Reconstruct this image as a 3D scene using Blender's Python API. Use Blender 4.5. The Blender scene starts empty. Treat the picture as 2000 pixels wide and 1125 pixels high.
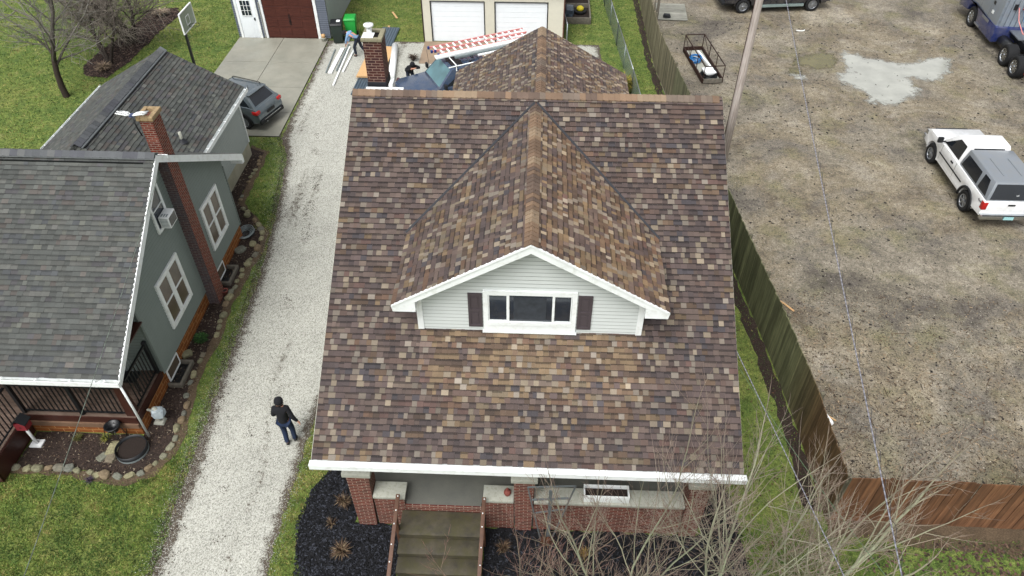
import bpy, bmesh, math, random
import numpy as np
from mathutils import Vector, Matrix
random.seed(7); RNG=np.random.default_rng(11)
S=bpy.context.scene; COL=S.collection; R=math.radians; PI=math.pi

# ------------------------------------------------------------------ camera, sky, light
cam=bpy.data.cameras.new('camera'); co=bpy.data.objects.new('camera',cam); COL.objects.link(co)
cam.sensor_width=36; cam.lens=1443/2000*36; cam.clip_end=2000; cam.clip_start=.2
co.location=(0,0,16.5); co.rotation_euler=(R(90-42.9),0,R(2.3)); S.camera=co
W=bpy.data.worlds.new('World'); S.world=W; W.use_nodes=True
nt=W.node_tree; bg=nt.nodes['Background']
sky=nt.nodes.new('ShaderNodeTexSky'); sky.sky_type='NISHITA'; sky.sun_disc=False
sky.sun_elevation=R(58); sky.sun_rotation=R(205); sky.air_density=1.0; sky.dust_density=5; sky.ozone_density=1
hs=nt.nodes.new('ShaderNodeHueSaturation'); hs.inputs['Saturation'].default_value=.15
nt.links.new(sky.outputs[0],hs.inputs['Color']); nt.links.new(hs.outputs[0],bg.inputs['Color'])
bg.inputs['Strength'].default_value=.15
sl=bpy.data.lights.new('sun','SUN'); sl.energy=1.2; sl.angle=R(35); sl.color=(1,.98,.95)
so=bpy.data.objects.new('sun',sl); COL.objects.link(so)
# sky rotation 205deg (from +Y clockwise): sun stands a little west of south
el,az=R(58),R(205)
sd=Vector((math.sin(az)*math.cos(el),math.cos(az)*math.cos(el),math.sin(el)))
so.rotation_euler=sd.to_track_quat('Z','Y').to_euler()
vs=S.view_settings; vs.view_transform='Standard'; vs.look='None'; vs.exposure=.55; vs.gamma=1; vs.use_curve_mapping=False

# ------------------------------------------------------------------ materials
def lin(c):
    if isinstance(c,str):
        c=tuple(int(c[i:i+2],16)/255 for i in (0,2,4))
    return tuple((x/12.92 if x<=.04045 else ((x+.055)/1.055)**2.4) for x in c)
class NT:
    def __init__(s,name):
        s.m=bpy.data.materials.new(name); s.m.use_nodes=True; s.t=s.m.node_tree; s.b=s.t.nodes['Principled BSDF']
    def n(s,typ,**k):
        o=s.t.nodes.new(typ)
        for a,v in k.items():
            if a.startswith('i_'):
                key=a[2:]; key=int(key) if key.isdigit() else key.replace('_',' ')
                o.inputs[key].default_value=v
            else: setattr(o,a,v)
        return o
    def l(s,a,b): s.t.links.new(a,b)
    def coord(s,kind='Object'):
        return s.n('ShaderNodeTexCoord').outputs[kind]
    def noise(s,scale,detail=4,rough=.6,vec=None,dist=0):
        o=s.n('ShaderNodeTexNoise',i_Scale=scale,i_Detail=detail,i_Roughness=rough,i_Distortion=dist)
        s.l(vec if vec is not None else s.coord(),o.inputs['Vector']); return o.outputs['Fac']
    def voro(s,scale,feature='F1',vec=None,out='Distance',rnd=1):
        o=s.n('ShaderNodeTexVoronoi',feature=feature,i_Scale=scale,i_Randomness=rnd)
        s.l(vec if vec is not None else s.coord(),o.inputs['Vector']); return o.outputs[out]
    def ramp(s,fac,stops):
        o=s.n('ShaderNodeValToRGB'); e=o.color_ramp.elements
        while len(e)<len(stops): e.new(.5)
        for i,(p,c) in enumerate(stops):
            e[i].position=p; c=(c,c,c) if isinstance(c,(int,float)) else lin(c); e[i].color=(*c,1)
        s.l(fac,o.inputs['Fac']); return o.outputs['Color']
    def mix(s,fac,a,b,mode='MIX'):
        o=s.n('ShaderNodeMix',data_type='RGBA',blend_type=mode,clamp_factor=True)
        for v,i in ((fac,0),(a,6),(b,7)):
            if isinstance(v,(int,float)): o.inputs[i].default_value=v if i==0 else (v,v,v,1)
            elif isinstance(v,(tuple,list,str)): o.inputs[i].default_value=(*lin(v),1)
            else: s.l(v,o.inputs[i])
        return o.outputs[2]
    def math(s,op,a,b=0,c=0):
        o=s.n('ShaderNodeMath',operation=op)
        for v,i in ((a,0),(b,1),(c,2)):
            if isinstance(v,(int,float)): o.inputs[i].default_value=v
            else: s.l(v,o.inputs[i])
        return o.outputs[0]
    def mapping(s,scale=(1,1,1),rot=(0,0,0),loc=(0,0,0),kind='Object'):
        o=s.n('ShaderNodeMapping'); o.inputs['Scale'].default_value=scale; o.inputs['Rotation'].default_value=rot; o.inputs['Location'].default_value=loc
        s.l(s.coord(kind),o.inputs['Vector']); return o.outputs[0]
    def bump(s,h,strength=.5,dist=.01):
        o=s.n('ShaderNodeBump',i_Strength=strength,i_Distance=dist); s.l(h,o.inputs['Height']); s.l(o.outputs[0],s.b.inputs['Normal']); return o
    def base(s,c):
        if isinstance(c,(tuple,list,str)): s.b.inputs['Base Color'].default_value=(*lin(c),1)
        else: s.l(c,s.b.inputs['Base Color'])
        return s
    def set(s,rough=.7,metal=0,spec=.4,coat=0):
        s.b.inputs['Roughness'].default_value=rough; s.b.inputs['Metallic'].default_value=metal
        s.b.inputs['Specular IOR Level'].default_value=spec; s.b.inputs['Coat Weight'].default_value=coat; return s
def paint(name,c,rough=.5,metal=0,spec=.4,coat=0,var=.12,scale=3,dirt=None):
    M=NT(name); f=M.noise(scale,5,.65)
    k=M.ramp(f,[(.3,1-var),(.7,1.0)])
    col=M.mix(1,c,k,'MULTIPLY')
    if dirt:
        d=M.ramp(M.noise(scale*2.3,6,.7),[(.5,0.),(.72,.7)])
        col=M.mix(d,col,dirt)
    M.base(col).set(rough,metal,spec,coat); return M.m
def attr_mat(name,rough=.85,scale=60,amt=.35,spec=.25,fine=0,bump=0):
    M=NT(name); a=M.n('ShaderNodeAttribute',attribute_name='tone').outputs['Color']
    f=M.noise(scale,3,.7); k=M.ramp(f,[(.25,1-amt),(.75,1+0.0)])
    c=M.mix(1,a,k,'MULTIPLY')
    if fine:
        f2=M.noise(2.2,5,.6); k2=M.ramp(f2,[(.3,1-fine),(.7,1.0)]); c=M.mix(1,c,k2,'MULTIPLY')
    M.base(c).set(rough,0,spec)
    if bump: M.bump(f,bump,.004)
    return M.m
M={}
M['shingle']=attr_mat('roof_shingle',.78,95,.42,.35,.22,.5)
M['tone']=attr_mat('toned',.85,40,.25,.25)
M['blade']=attr_mat('grass_blades',.7,3,.25,.25)
M['white']=paint('white_trim','e9eded',.45,var=.10,scale=2,dirt='c4c6be')
M['offwhite']=paint('grey_siding','c3c8c6',.55,var=.06)
M['cream']=paint('cream_wall','cfcdbd',.6,var=.08)
M['door_white']=paint('white_door','e6ecf0',.4,var=.05)
M['shutter']=paint('dark_shutter','4a4246',.6)
M['grey_siding']=paint('dark_grey_siding','666f6b',.6,var=.08)
M['blue_siding']=paint('slate_siding','5f6672',.6,var=.08)
M['pale_siding']=paint('pale_grey_siding','8b928f',.6,var=.08)
def lapmat(name,c,var=.08):
    m=NT(name); k=m.ramp(m.noise(3,5,.65),[(.3,1-var),(.7,1.0)]); a=m.n('ShaderNodeAttribute',attribute_name='tone').outputs['Color']
    m.base(m.mix(1,m.mix(1,c,k,'MULTIPLY'),a,'MULTIPLY')).set(.55,0,.35); return m.m
LAP={'offwhite':lapmat('grey_lap_siding','c3c8c6',.06),'grey_siding':lapmat('dark_grey_lap_siding','78827e'),'blue_siding':lapmat('slate_lap_siding','5f6672'),'pale_siding':lapmat('pale_lap_siding','979e9b')}
M['black']=paint('black_metal','141619',.4,spec=.5)
M['dark']=paint('dark_plastic','1a1c1f',.55)
M['rubber']=paint('tyre_rubber','17181a',.85,var=.3,scale=9)
M['chrome']=paint('chrome','c4c8cc',.22,1.0)
M['alloy']=paint('alloy','a4a8ad',.35,.8)
M['steel']=paint('galvanised','9aa5a6',.45,.6)
M['rust']=paint('rusty_steel','3a2620',.75,.3,var=.4,scale=9)
M['taillight']=paint('tail_light','b01818',.2,spec=.6)
M['amber']=paint('amber_lamp','d0601c',.25)
M['soil']=paint('potting_soil','2a211c',.95,var=.4,scale=20)
M['skin']=paint('skin','c08c74',.6,var=.05)
M['black_cloth']=paint('black_cloth','15161b',.9,var=.3,scale=12)
M['denim']=paint('denim','1d2c47',.9,var=.35,scale=10)
M['hoodie']=paint('pale_blue_cloth','7f9fc2',.9,var=.2,scale=8)
M['trouser']=paint('navy_cloth','1f2836',.9,var=.3)
M['terracotta']=paint('terracotta','7a4038',.8)
M['blue_hose']=paint('blue_hose','1f7ac0',.4)
M['pvc']=paint('white_pvc','e9ecec',.4,var=.05)
M['osb']=paint('osb_board','cfa878',.8,var=.3,scale=25)
M['red_fibre']=paint('red_fibreglass','d88a86',.5)
M['brown_frame']=paint('brown_frame','332722',.6)
M['green_can']=paint('green_plastic','1f9a3c',.5)
M['darkgreen_can']=paint('dark_green_plastic','25302b',.5)
M['greywood']=paint('grey_wood','6f6a60',.85,var=.4,scale=8)
M['stone_grey']=paint('cast_stone','a8a99e',.85,var=.2,scale=5,dirt='787a68')
M['bark_dark']=paint('dark_bark','3b3430',.95,var=.5,scale=8)
M['mahogany']=paint('mahogany_stain','3f221b',.45,var=.35,scale=4)
M['tar']=paint('rubber_flashing','22242a',.6)
M['sheet_metal']=paint('blue_grey_steel','5f6f7c',.35,.5)
M['yellow']=paint('yellow_plastic','c6b82c',.6)
M['granite']=paint('pale_granite','b9b5a3',.8,var=.25,scale=12)

def mat_glass(name,c='151a20',rough=.08):
    m=NT(name); f=m.noise(1.3,3); m.base(m.mix(f,c,tuple(min(1,x*1.9+.02) for x in (tuple(int(c[i:i+2],16)/255 for i in (0,2,4)))))).set(rough,0,.8); return m.m
M['glass']=mat_glass('window_glass'); M['glass_brown']=mat_glass('brown_glass','3a332c',.12)
M['glass_green']=mat_glass('windscreen_glass','33484c',.35); M['glass_car']=mat_glass('tinted_glass','0d1014',.07)
def mat_paint(name,c,flake=.0,rough=.25):
    m=NT(name); f=m.noise(2.5,5,.7); d=m.ramp(f,[(.35,0.),(.8,.35)])
    m.base(m.mix(d,c,'8a8578')).set(rough,flake,.5,.6); m.b.inputs['Coat Roughness'].default_value=.08; return m.m
M['car_grey']=mat_paint('grey_car_paint','5c6870',.4); M['car_blue']=mat_paint('navy_car_paint','354a68',.3)
M['car_white']=mat_paint('white_car_paint','eff1f2'); M['car_black']=mat_paint('midnight_car_paint','0e1222',.2)
M['semi_blue']=mat_paint('royal_blue_paint','1a2c66',.2); M['semi_grey']=mat_paint('pale_grey_paint','8b97a4',.3)
M['topper']=mat_paint('grey_cap_paint','7d848c',.2,.4)
M['van_sill']=paint('grey_green_sill','7c8b88',.4)

def mat_brick(name,a,b,mortar,bw=.2,bh=.065,ms=.012,moss_or_shade=None):
    m=NT(name); uv=m.coord('UV')
    br=m.n('ShaderNodeTexBrick',i_Scale=1.0); br.inputs['Brick Width'].default_value=bw; br.inputs['Row Height'].default_value=bh; br.inputs['Mortar Size'].default_value=ms
    br.inputs['Color1'].default_value=(*lin(a),1); br.inputs['Color2'].default_value=(*lin(b),1); br.inputs['Mortar'].default_value=(*lin(mortar),1); br.inputs['Bias'].default_value=-.1
    m.l(uv,br.inputs['Vector']); n=m.noise(9,5,.7); c=m.mix(1,br.outputs['Color'],m.ramp(n,[(.25,.55),(.75,1.1)]),'MULTIPLY')
    if moss_or_shade:
        d=m.ramp(m.noise(2.5,5,.7),[(.45,0.),(.65,.6)]); c=m.mix(d,c,moss_or_shade)
    m.base(c).set(.85,0,.3); inv=m.math('SUBTRACT',1,br.outputs['Fac']); m.bump(inv,.7,.008); return m.m
M['brick']=mat_brick('red_brick','6f281a','4d1d16','9a8a7c',ms=.009)
M['brick_shaded']=mat_brick('shaded_brick','5c4140','4a3a40','706866',moss_or_shade='55565a')  # chimney brick darkened and greyed, shade put into its colour
M['brick_red']=mat_brick('bright_red_brick','7d301c','5d241b','8c7a6e',ms=.01)
M['brick_orange']=mat_brick('orange_block','96592a','7d4722','b98b5a',.4,.14,.01)
M['brick_chimney']=mat_brick('brown_red_brick','542c25','3d2226','8a7466',.22,.075,.010)

def mat_conc(name,a,b,rough=.6,joint=None,moss_or_shade=None,scale=1.2):
    m=NT(name); c=m.mix(m.ramp(m.noise(scale,6,.65),[(.3,0.),(.7,1.)]),a,b)
    c=m.mix(1,c,m.ramp(m.noise(35,3,.7),[(.2,.85),(.8,1.04)]),'MULTIPLY')
    if moss_or_shade: c=m.mix(m.ramp(m.noise(3.1,6,.7),[(.42,0.),(.62,.75)]),c,moss_or_shade)
    m.base(c).set(rough,0,.45)
    if rough<.5:
        m.l(m.ramp(m.noise(.8,4,.6),[(.35,rough*.7),(.65,rough*1.7)]),m.b.inputs['Roughness'])
    m.bump(m.noise(60,3,.6),.15,.003); return m.m
M['concrete']=mat_conc('wet_concrete','969488','838378',.4)
M['apron']=mat_conc('tan_concrete','97826c','7f7060',.45)
M['porch_floor']=mat_conc('porch_slab','66665f','555652',.6)
M['step']=mat_conc('mossy_step','524c3d','2f2c25',.7,moss_or_shade='403d22',scale=3)
M['foundation']=mat_conc('painted_foundation','aaa694','8f8c78',.8)

def mat_lawn():
    m=NT('lawn'); v=m.coord()
    big=m.noise(.22,5,.6); mid=m.noise(1.7,6,.7); fine=m.noise(26,5,.8); st=m.noise(70,2,.7)
    c=m.ramp(mid,[(.3,'44562b'),(.43,'62763a'),(.55,'808c46'),(.68,'989360')])
    c2=m.ramp(big,[(.35,'4c6632'),(.55,'697b3f'),(.7,'86854e')])
    c=m.mix(.45,c,c2)
    c=m.mix(1,c,m.ramp(fine,[(.3,.3),(.48,.8),(.7,1.35)]),'MULTIPLY')
    c=m.mix(1,c,m.ramp(m.noise(7,5,.85),[(.35,.45),(.65,1.3)]),'MULTIPLY')
    sp=m.ramp(m.noise(3.3,4,.75),[(.62,0.),(.72,.65)])
    c=m.mix(sp,c,'4c4230')
    m.base(c).set(.9,0,.2); m.bump(fine,.8,.03); return m.m
M['lawn']=mat_lawn()
def mat_lot():
    m=NT('muddy_gravel_lot')
    big=m.noise(.2,6,.7,dist=.6); mid=m.noise(.5,7,.62,dist=.0); fine=m.noise(14,6,.8); gr=m.voro(38,out='Color'); 
    c=m.ramp(mid,[(.33,'504a42'),(.43,'69625a'),(.5,'807868'),(.58,'948b7a'),(.7,'aba392')])
    c=m.mix(.5,c,m.ramp(big,[(.36,'504c45'),(.46,'827c70'),(.55,'7b6f58'),(.66,'aea798')]))
    g=m.ramp(m.noise(.6,4,.6),[(.52,0.),(.7,.5)]); c=m.mix(g,c,'77744c')
    c=m.mix(1,c,m.ramp(fine,[(.3,.35),(.48,.88),(.7,1.3)]),'MULTIPLY')
    c=m.mix(1,c,m.ramp(m.noise(4,6,.85),[(.36,.6),(.5,.98),(.66,1.2)]),'MULTIPLY')
    hs=m.n('ShaderNodeRGBToBW'); m.l(gr,hs.inputs[0])
    c=m.mix(1,c,m.ramp(hs.outputs[0],[(.1,.75),(.5,.98),(.9,1.25)]),'MULTIPLY')
    # dark clumps of soil
    vd=m.voro(2.6); nn=m.noise(7,3,.7); k=m.math('ADD',vd,m.math('MULTIPLY',nn,.22)); cl=m.ramp(k,[(.17,1.),(.25,0.)])
    mask=m.ramp(m.noise(.35,3,.6),[(.4,.15),(.6,.8)]); mk=m.n('ShaderNodeRGBToBW'); m.l(mask,mk.inputs[0])
    clb=m.n('ShaderNodeRGBToBW'); m.l(cl,clb.inputs[0])
    c=m.mix(m.math('MULTIPLY',clb.outputs[0],mk.outputs[0]),c,'3d3832')
    vd2=m.voro(7.5); k2=m.math('ADD',vd2,m.math('MULTIPLY',m.noise(20,2,.7),.25)); c2=m.n('ShaderNodeRGBToBW'); m.l(m.ramp(k2,[(.22,.55),(.34,0.)]),c2.inputs[0])
    c=m.mix(m.math('MULTIPLY',c2.outputs[0],mk.outputs[0]),c,'2f2b29')
    m.base(c).set(.75,0,.35); m.bump(m.math('ADD',fine,m.math('MULTIPLY',mid,.8)),.7,.04); return m.m
M['lot']=mat_lot()
def mat_gravel():
    m=NT('limestone_gravel'); e=m.n('ShaderNodeAttribute',attribute_name='edge').outputs['Fac']
    v=m.n('ShaderNodeTexVoronoi',i_Scale=42.0); m.l(m.coord(),v.inputs['Vector'])
    bw=m.n('ShaderNodeRGBToBW'); m.l(v.outputs['Color'],bw.inputs[0])
    c=m.ramp(bw.outputs[0],[(.1,'7a7a72'),(.3,'9f9f96'),(.5,'b0b0a6'),(.8,'bebeb5'),(.95,'cacac3')])
    c=m.mix(1,c,m.ramp(v.outputs['Distance'],[(.0,1.06),(.5,.97),(.85,.62)]),'MULTIPLY')
    c=m.mix(1,c,m.ramp(m.noise(.8,5,.65),[(.3,.86),(.7,1.04)]),'MULTIPLY')
    # soil showing through in streaks and towards the rim
    n=m.noise(5.5,6,.8); st=m.noise(1,4,.6,vec=m.mapping((1.2,.16,1)))
    t=m.math('MULTIPLY',m.math('SUBTRACT',.36,e),1.25); t=m.math('MAXIMUM',t,0)
    ss=m.n('ShaderNodeRGBToBW'); m.l(m.ramp(st,[(.53,0.),(.70,.24)]),ss.inputs[0])
    k=m.math('ADD',m.math('ADD',n,t),ss.outputs[0]); k=m.math('ADD',k,m.math('MULTIPLY',m.math('SUBTRACT',bw.outputs[0],.5),.35))
    kk=m.n('ShaderNodeRGBToBW'); m.l(m.ramp(k,[(.70,0.),(.80,1.)]),kk.inputs[0])
    c=m.mix(kk.outputs[0],c,m.mix(m.noise(11,4),'3a332d','5c5347'))
    m.base(c).set(.8,0,.3); m.bump(v.outputs['Distance'],-.8,.02); return m.m
M['gravel']=mat_gravel()
def mat_mulch(name,a,b,c3):
    m=NT(name); n=m.noise(22,5,.8,vec=m.mapping((1,2.2,1),(0,0,.6))); n2=m.noise(2,5,.7)
    c=m.ramp(n,[(.3,a),(.5,b),(.72,c3)]); c=m.mix(1,c,m.ramp(n2,[(.3,.7),(.7,1.15)]),'MULTIPLY')
    m.base(c).set(.85,0,.3); m.bump(n,1,.03); return m.m
M['mulch_black']=mat_mulch('black_mulch','08090b','131418','2b2c31')
M['mulch_brown']=mat_mulch('brown_mulch','1a1412','332823','574941')
M['soilstrip']=mat_mulch('bare_soil','3d342a','5c4d3c','7c6c56')
M['leaflitter']=mat_mulch('leaf_litter','2d281f','4d4632','6a5d45')
def mat_wood(name,cols,vscale=(6,6,.35),rough=.8,moss_or_shade=None):
    m=NT(name); v=m.mapping(vscale); n=m.noise(2.2,6,.7,vec=v); c=m.ramp(n,[(.25,cols[0]),(.5,cols[1]),(.78,cols[2])])
    a=m.n('ShaderNodeAttribute',attribute_name='tone').outputs['Color']; c=m.mix(1,c,a,'MULTIPLY')
    c=m.mix(1,c,m.ramp(m.noise(.9,4,.6),[(.3,.75),(.7,1.1)]),'MULTIPLY')
    m.base(c).set(rough,0,.3); m.bump(n,.4,.01); return m.m
M['fence_wood']=mat_wood('fence_boards',('4a463c','6a6656','8a8672'))
M['pole_wood']=mat_wood('pole_wood',('7d7069','b0a69e','d0c9c2'),(12,12,.5))
M['deck_wood']=mat_wood('deck_boards',('4a3c34','6a5a50','7d6d62'),(1,8,8),.5)
M['pallet_wood']=mat_wood('weathered_boards',('6a6a62','85857c','9c9c92'),(1,6,6))
def mat_garage():
    m=NT('walnut_door'); n=m.noise(2.5,6,.75,vec=m.mapping((.8,6,14))); m.base(m.ramp(n,[(.25,'2c1512'),(.5,'4a2720'),(.78,'63392c')])).set(.5,0,.3); return m.m
M['walnut']=mat_garage()
def mat_water(name,c,c2,rough=.03):
    m=NT(name); m.base(m.mix(m.ramp(m.noise(1.2,4,.6),[(.35,0.),(.65,1.)]),c,c2)).set(rough,0,1.0); m.b.inputs['IOR'].default_value=1.6
    e=m.n('ShaderNodeAttribute',attribute_name='edge').outputs['Fac']; k=m.math('ADD',e,m.math('MULTIPLY',m.math('SUBTRACT',m.noise(1.4,8,.8),.5),2.2))
    k=m.math('ADD',k,.02); k=m.math('MULTIPLY',k,3.2); kc=m.n('ShaderNodeClamp'); m.l(k,kc.inputs[0]); m.l(kc.outputs[0],m.b.inputs['Alpha'])
    m.bump(m.noise(6,3,.6),.03,.01); return m.m
M['puddle']=mat_water('puddle_water','96978f','a5a69d',.1); M['puddle_brown']=mat_water('muddy_water','554f25','665f38',.2)
def mat_wire():
    m=NT('cable'); m.base(m.n('ShaderNodeAttribute',attribute_name='tone').outputs['Color']).set(.5); return m.m
M['cable']=mat_wire()
def mat_mesh_fence():
    m=NT('chain_link'); uv=m.mapping((22,22,22),(0,0,R(45)),kind='UV')
    w1=m.n('ShaderNodeTexWave',wave_type='BANDS',bands_direction='X',i_Scale=.5); w2=m.n('ShaderNodeTexWave',wave_type='BANDS',bands_direction='Y',i_Scale=.5)
    m.l(uv,w1.inputs['Vector']); m.l(uv,w2.inputs['Vector'])
    k=m.math('GREATER_THAN',m.math('MAXIMUM',w1.outputs['Fac'],w2.outputs['Fac']),.80)
    m.base('8f9c9a').set(.5,.5); m.l(k,m.b.inputs['Alpha']); return m.m
M['chainlink']=mat_mesh_fence()

# ------------------------------------------------------------------ object helpers
def tag(o,label=None,cat=None,group=None,kind=None):
    if label: o['label']=label
    if cat: o['category']=cat
    if group: o['group']=group
    if kind: o['kind']=kind
    return o
def thing(name,label,cat,loc=(0,0,0),rz=0,group=None):
    o=bpy.data.objects.new(name,None); COL.objects.link(o); o.location=loc; o.rotation_euler=(0,0,rz); o.empty_display_size=.2
    return tag(o,label,cat,group)
def link(name,me,mat=None,parent=None,loc=None):
    o=bpy.data.objects.new(name,me); COL.objects.link(o)
    if mat is not None:
        me.materials.clear(); me.materials.append(M[mat] if isinstance(mat,str) else mat)
    if parent is not None: o.parent=parent
    if loc: o.location=loc
    return o
class MB:
    """collects faces, boxes, tubes; build() links them as one mesh"""
    def __init__(s): s.v=[]; s.f=[]; s.t=[]; s.sm=[]
    def face(s,pts,tone=None,sm=False):
        i=len(s.v); s.v.extend([tuple(p) for p in pts]); s.f.append(tuple(range(i,i+len(pts)))); s.t.append(tone); s.sm.append(sm)
    def hexa(s,p,tone=None):
        """8 points: bottom 4 ccw, top 4 ccw"""
        i=len(s.v); s.v.extend([tuple(q) for q in p])
        for f in ((3,2,1,0),(4,5,6,7),(0,1,5,4),(1,2,6,5),(2,3,7,6),(3,0,4,7)): s.f.append(tuple(i+k for k in f)); s.t.append(tone); s.sm.append(False)
    def box(s,x0,x1,y0,y1,z0,z1,tone=None):
        s.hexa([(x0,y0,z0),(x1,y0,z0),(x1,y1,z0),(x0,y1,z0),(x0,y0,z1),(x1,y0,z1),(x1,y1,z1),(x0,y1,z1)],tone); return s
    def frus(s,a,b,z0,z1,tone=None):
        (x0,x1,y0,y1),(X0,X1,Y0,Y1)=a,b
        s.hexa([(x0,y0,z0),(x1,y0,z0),(x1,y1,z0),(x0,y1,z0),(X0,Y0,z1),(X1,Y0,z1),(X1,Y1,z1),(X0,Y1,z1)],tone); return s
    def beam(s,a,b,w,h,tone=None,up=(0,0,1)):
        a=Vector(a); b=Vector(b); d=(b-a).normalized(); u=Vector(up)
        if abs(d.dot(u))>.98: u=Vector((0,1,0))
        x=d.cross(u).normalized(); z=x.cross(d).normalized(); x=x*w/2; z=z*h/2
        s.hexa([a-x-z,a+x-z,b+x-z,b-x-z,a-x+z,a+x+z,b+x+z,b-x+z],tone); return s
    def tube(s,pts,rad,n=6,tone=None,cap=True):
        pts=[Vector(p) for p in pts]; k=len(pts)
        if not hasattr(rad,'__len__'): rad=[rad]*k
        d=(pts[1]-pts[0]).normalized(); u=Vector((0,0,1)) if abs(d.z)<.9 else Vector((1,0,0)); x=d.cross(u).normalized()
        base=len(s.v)
        for j,p in enumerate(pts):
            d=(pts[min(j+1,k-1)]-pts[max(j-1,0)]).normalized(); x=(x-d*x.dot(d)); x=x.normalized() if x.length>1e-6 else d.orthogonal().normalized(); y=d.cross(x)
            for a in range(n):
                t=2*PI*a/n; s.v.append(tuple(p+(x*math.cos(t)+y*math.sin(t))*rad[j]))
        for j in range(k-1):
            tn=tone[j] if isinstance(tone,list) else tone
            for a in range(n):
                b=(a+1)%n; i0=base+j*n; s.f.append((i0+a,i0+b,i0+n+b,i0+n+a)); s.t.append(tn); s.sm.append(True)
        if cap:
            tn=tone[0] if isinstance(tone,list) else tone
            s.f.append(tuple(base+a for a in range(n))[::-1]); s.t.append(tn); s.sm.append(False)
            s.f.append(tuple(base+(k-1)*n+a for a in range(n))); s.t.append(tn); s.sm.append(False)
        return s
    def lathe(s,prof,c=(0,0,0),axis='z',n=20,tone=None,sm=True,closed=False):
        base=len(s.v); c=Vector(c)
        for r,h in prof:
            for a in range(n):
                t=2*PI*a/n; x,y=r*math.cos(t),r*math.sin(t)
                p=(x,y,h) if axis=='z' else ((x,h,y) if axis=='y' else (h,x,y)); s.v.append(tuple(c+Vector(p)))
        m=len(prof)
        for j in range(m if closed else m-1):
            for a in range(n):
                b=(a+1)%n; i0=base+j*n; i1=base+((j+1)%m)*n; s.f.append((i0+a,i0+b,i1+b,i1+a)); s.t.append(tone); s.sm.append(sm)
        return s
    def ball(s,c,r,seg=10,rings=6,tone=None,sq=(1,1,1)):
        prof=[]; base=len(s.v)
        for j in range(rings+1):
            ph=PI*j/rings
            for a in range(seg):
                t=2*PI*a/seg; s.v.append((c[0]+r*sq[0]*math.sin(ph)*math.cos(t),c[1]+r*sq[1]*math.sin(ph)*math.sin(t),c[2]+r*sq[2]*math.cos(ph)))
        for j in range(rings):
            for a in range(seg):
                b=(a+1)%seg; s.f.append((base+j*seg+a,base+(j+1)*seg+a,base+(j+1)*seg+b,base+j*seg+b)); s.t.append(tone); s.sm.append(True)
        return s
    def build(s,name,mat,parent=None,loc=None,bevel=0,fixn=False,xf=None):
        me=bpy.data.meshes.new(name)
        v=s.v
        if xf is not None: v=[tuple(xf@Vector(p)) for p in v]
        me.from_pydata(v,[],s.f); me.update()
        me.polygons.foreach_set('use_smooth',s.sm)
        uv=me.uv_layers.new(name='uv'); nl=len(me.loops)
        co=np.array(v,dtype=np.float32).reshape(-1,3); li=np.zeros(nl,dtype=np.int32); me.loops.foreach_get('vertex_index',li)
        nr=np.zeros(len(me.polygons)*3,dtype=np.float32); me.polygons.foreach_get('normal',nr); nr=np.abs(nr.reshape(-1,3))
        lt=np.zeros(len(me.polygons),dtype=np.int32); me.polygons.foreach_get('loop_total',lt)
        fn=np.repeat(nr,lt,axis=0); P=co[li]; out=np.empty((nl,2),dtype=np.float32)
        k=np.argmax(fn,axis=1)
        out[:,0]=np.where(k==0,P[:,1],P[:,0]); out[:,1]=np.where(k==2,P[:,1],P[:,2]); uv.data.foreach_set('uv',out.ravel())
        if any(t is not None for t in s.t):
            ca=me.color_attributes.new('tone','FLOAT_COLOR','CORNER')
            tt=np.array([(t if t is not None else (1,1,1)) for t in s.t],dtype=np.float32); tt=np.repeat(tt,lt,axis=0)
            ca.data.foreach_set('color',np.hstack([tt,np.ones((nl,1),dtype=np.float32)]).ravel())
        if bevel or fixn:
            bm=bmesh.new(); bm.from_mesh(me)
            if fixn: bmesh.ops.remove_doubles(bm,verts=bm.verts,dist=.0005); bmesh.ops.recalc_face_normals(bm,faces=bm.faces)
            if bevel:
                ed=[e for e in bm.edges if len(e.link_faces)==2 and e.calc_face_angle(0)>R(28)]
                bmesh.ops.bevel(bm,geom=ed,offset=bevel,segments=2,profile=.5,affect='EDGES',clamp_overlap=True)
                for f in bm.faces: f.smooth=True
            bm.to_mesh(me); bm.free()
            if bevel: me.set_sharp_from_angle(angle=R(32))
        if not any(t is not None for t in s.t) and (mat in ('fence_wood','pole_wood','deck_wood','pallet_wood')):
            ca=me.color_attributes.new('tone','FLOAT_COLOR','CORNER'); ca.data.foreach_set('color',np.ones(len(me.loops)*4,dtype=np.float32))
        return link(name,me,mat,parent,loc)
def jit(c,a=.08):
    f=1+random.uniform(-a,a); return tuple(max(0,x*f) for x in c)
def copy_tree(o,parent=None):
    c=o.copy(); COL.objects.link(c)
    if parent is not None: c.parent=parent
    for ch in list(o.children): copy_tree(ch,c)
    return c

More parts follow.
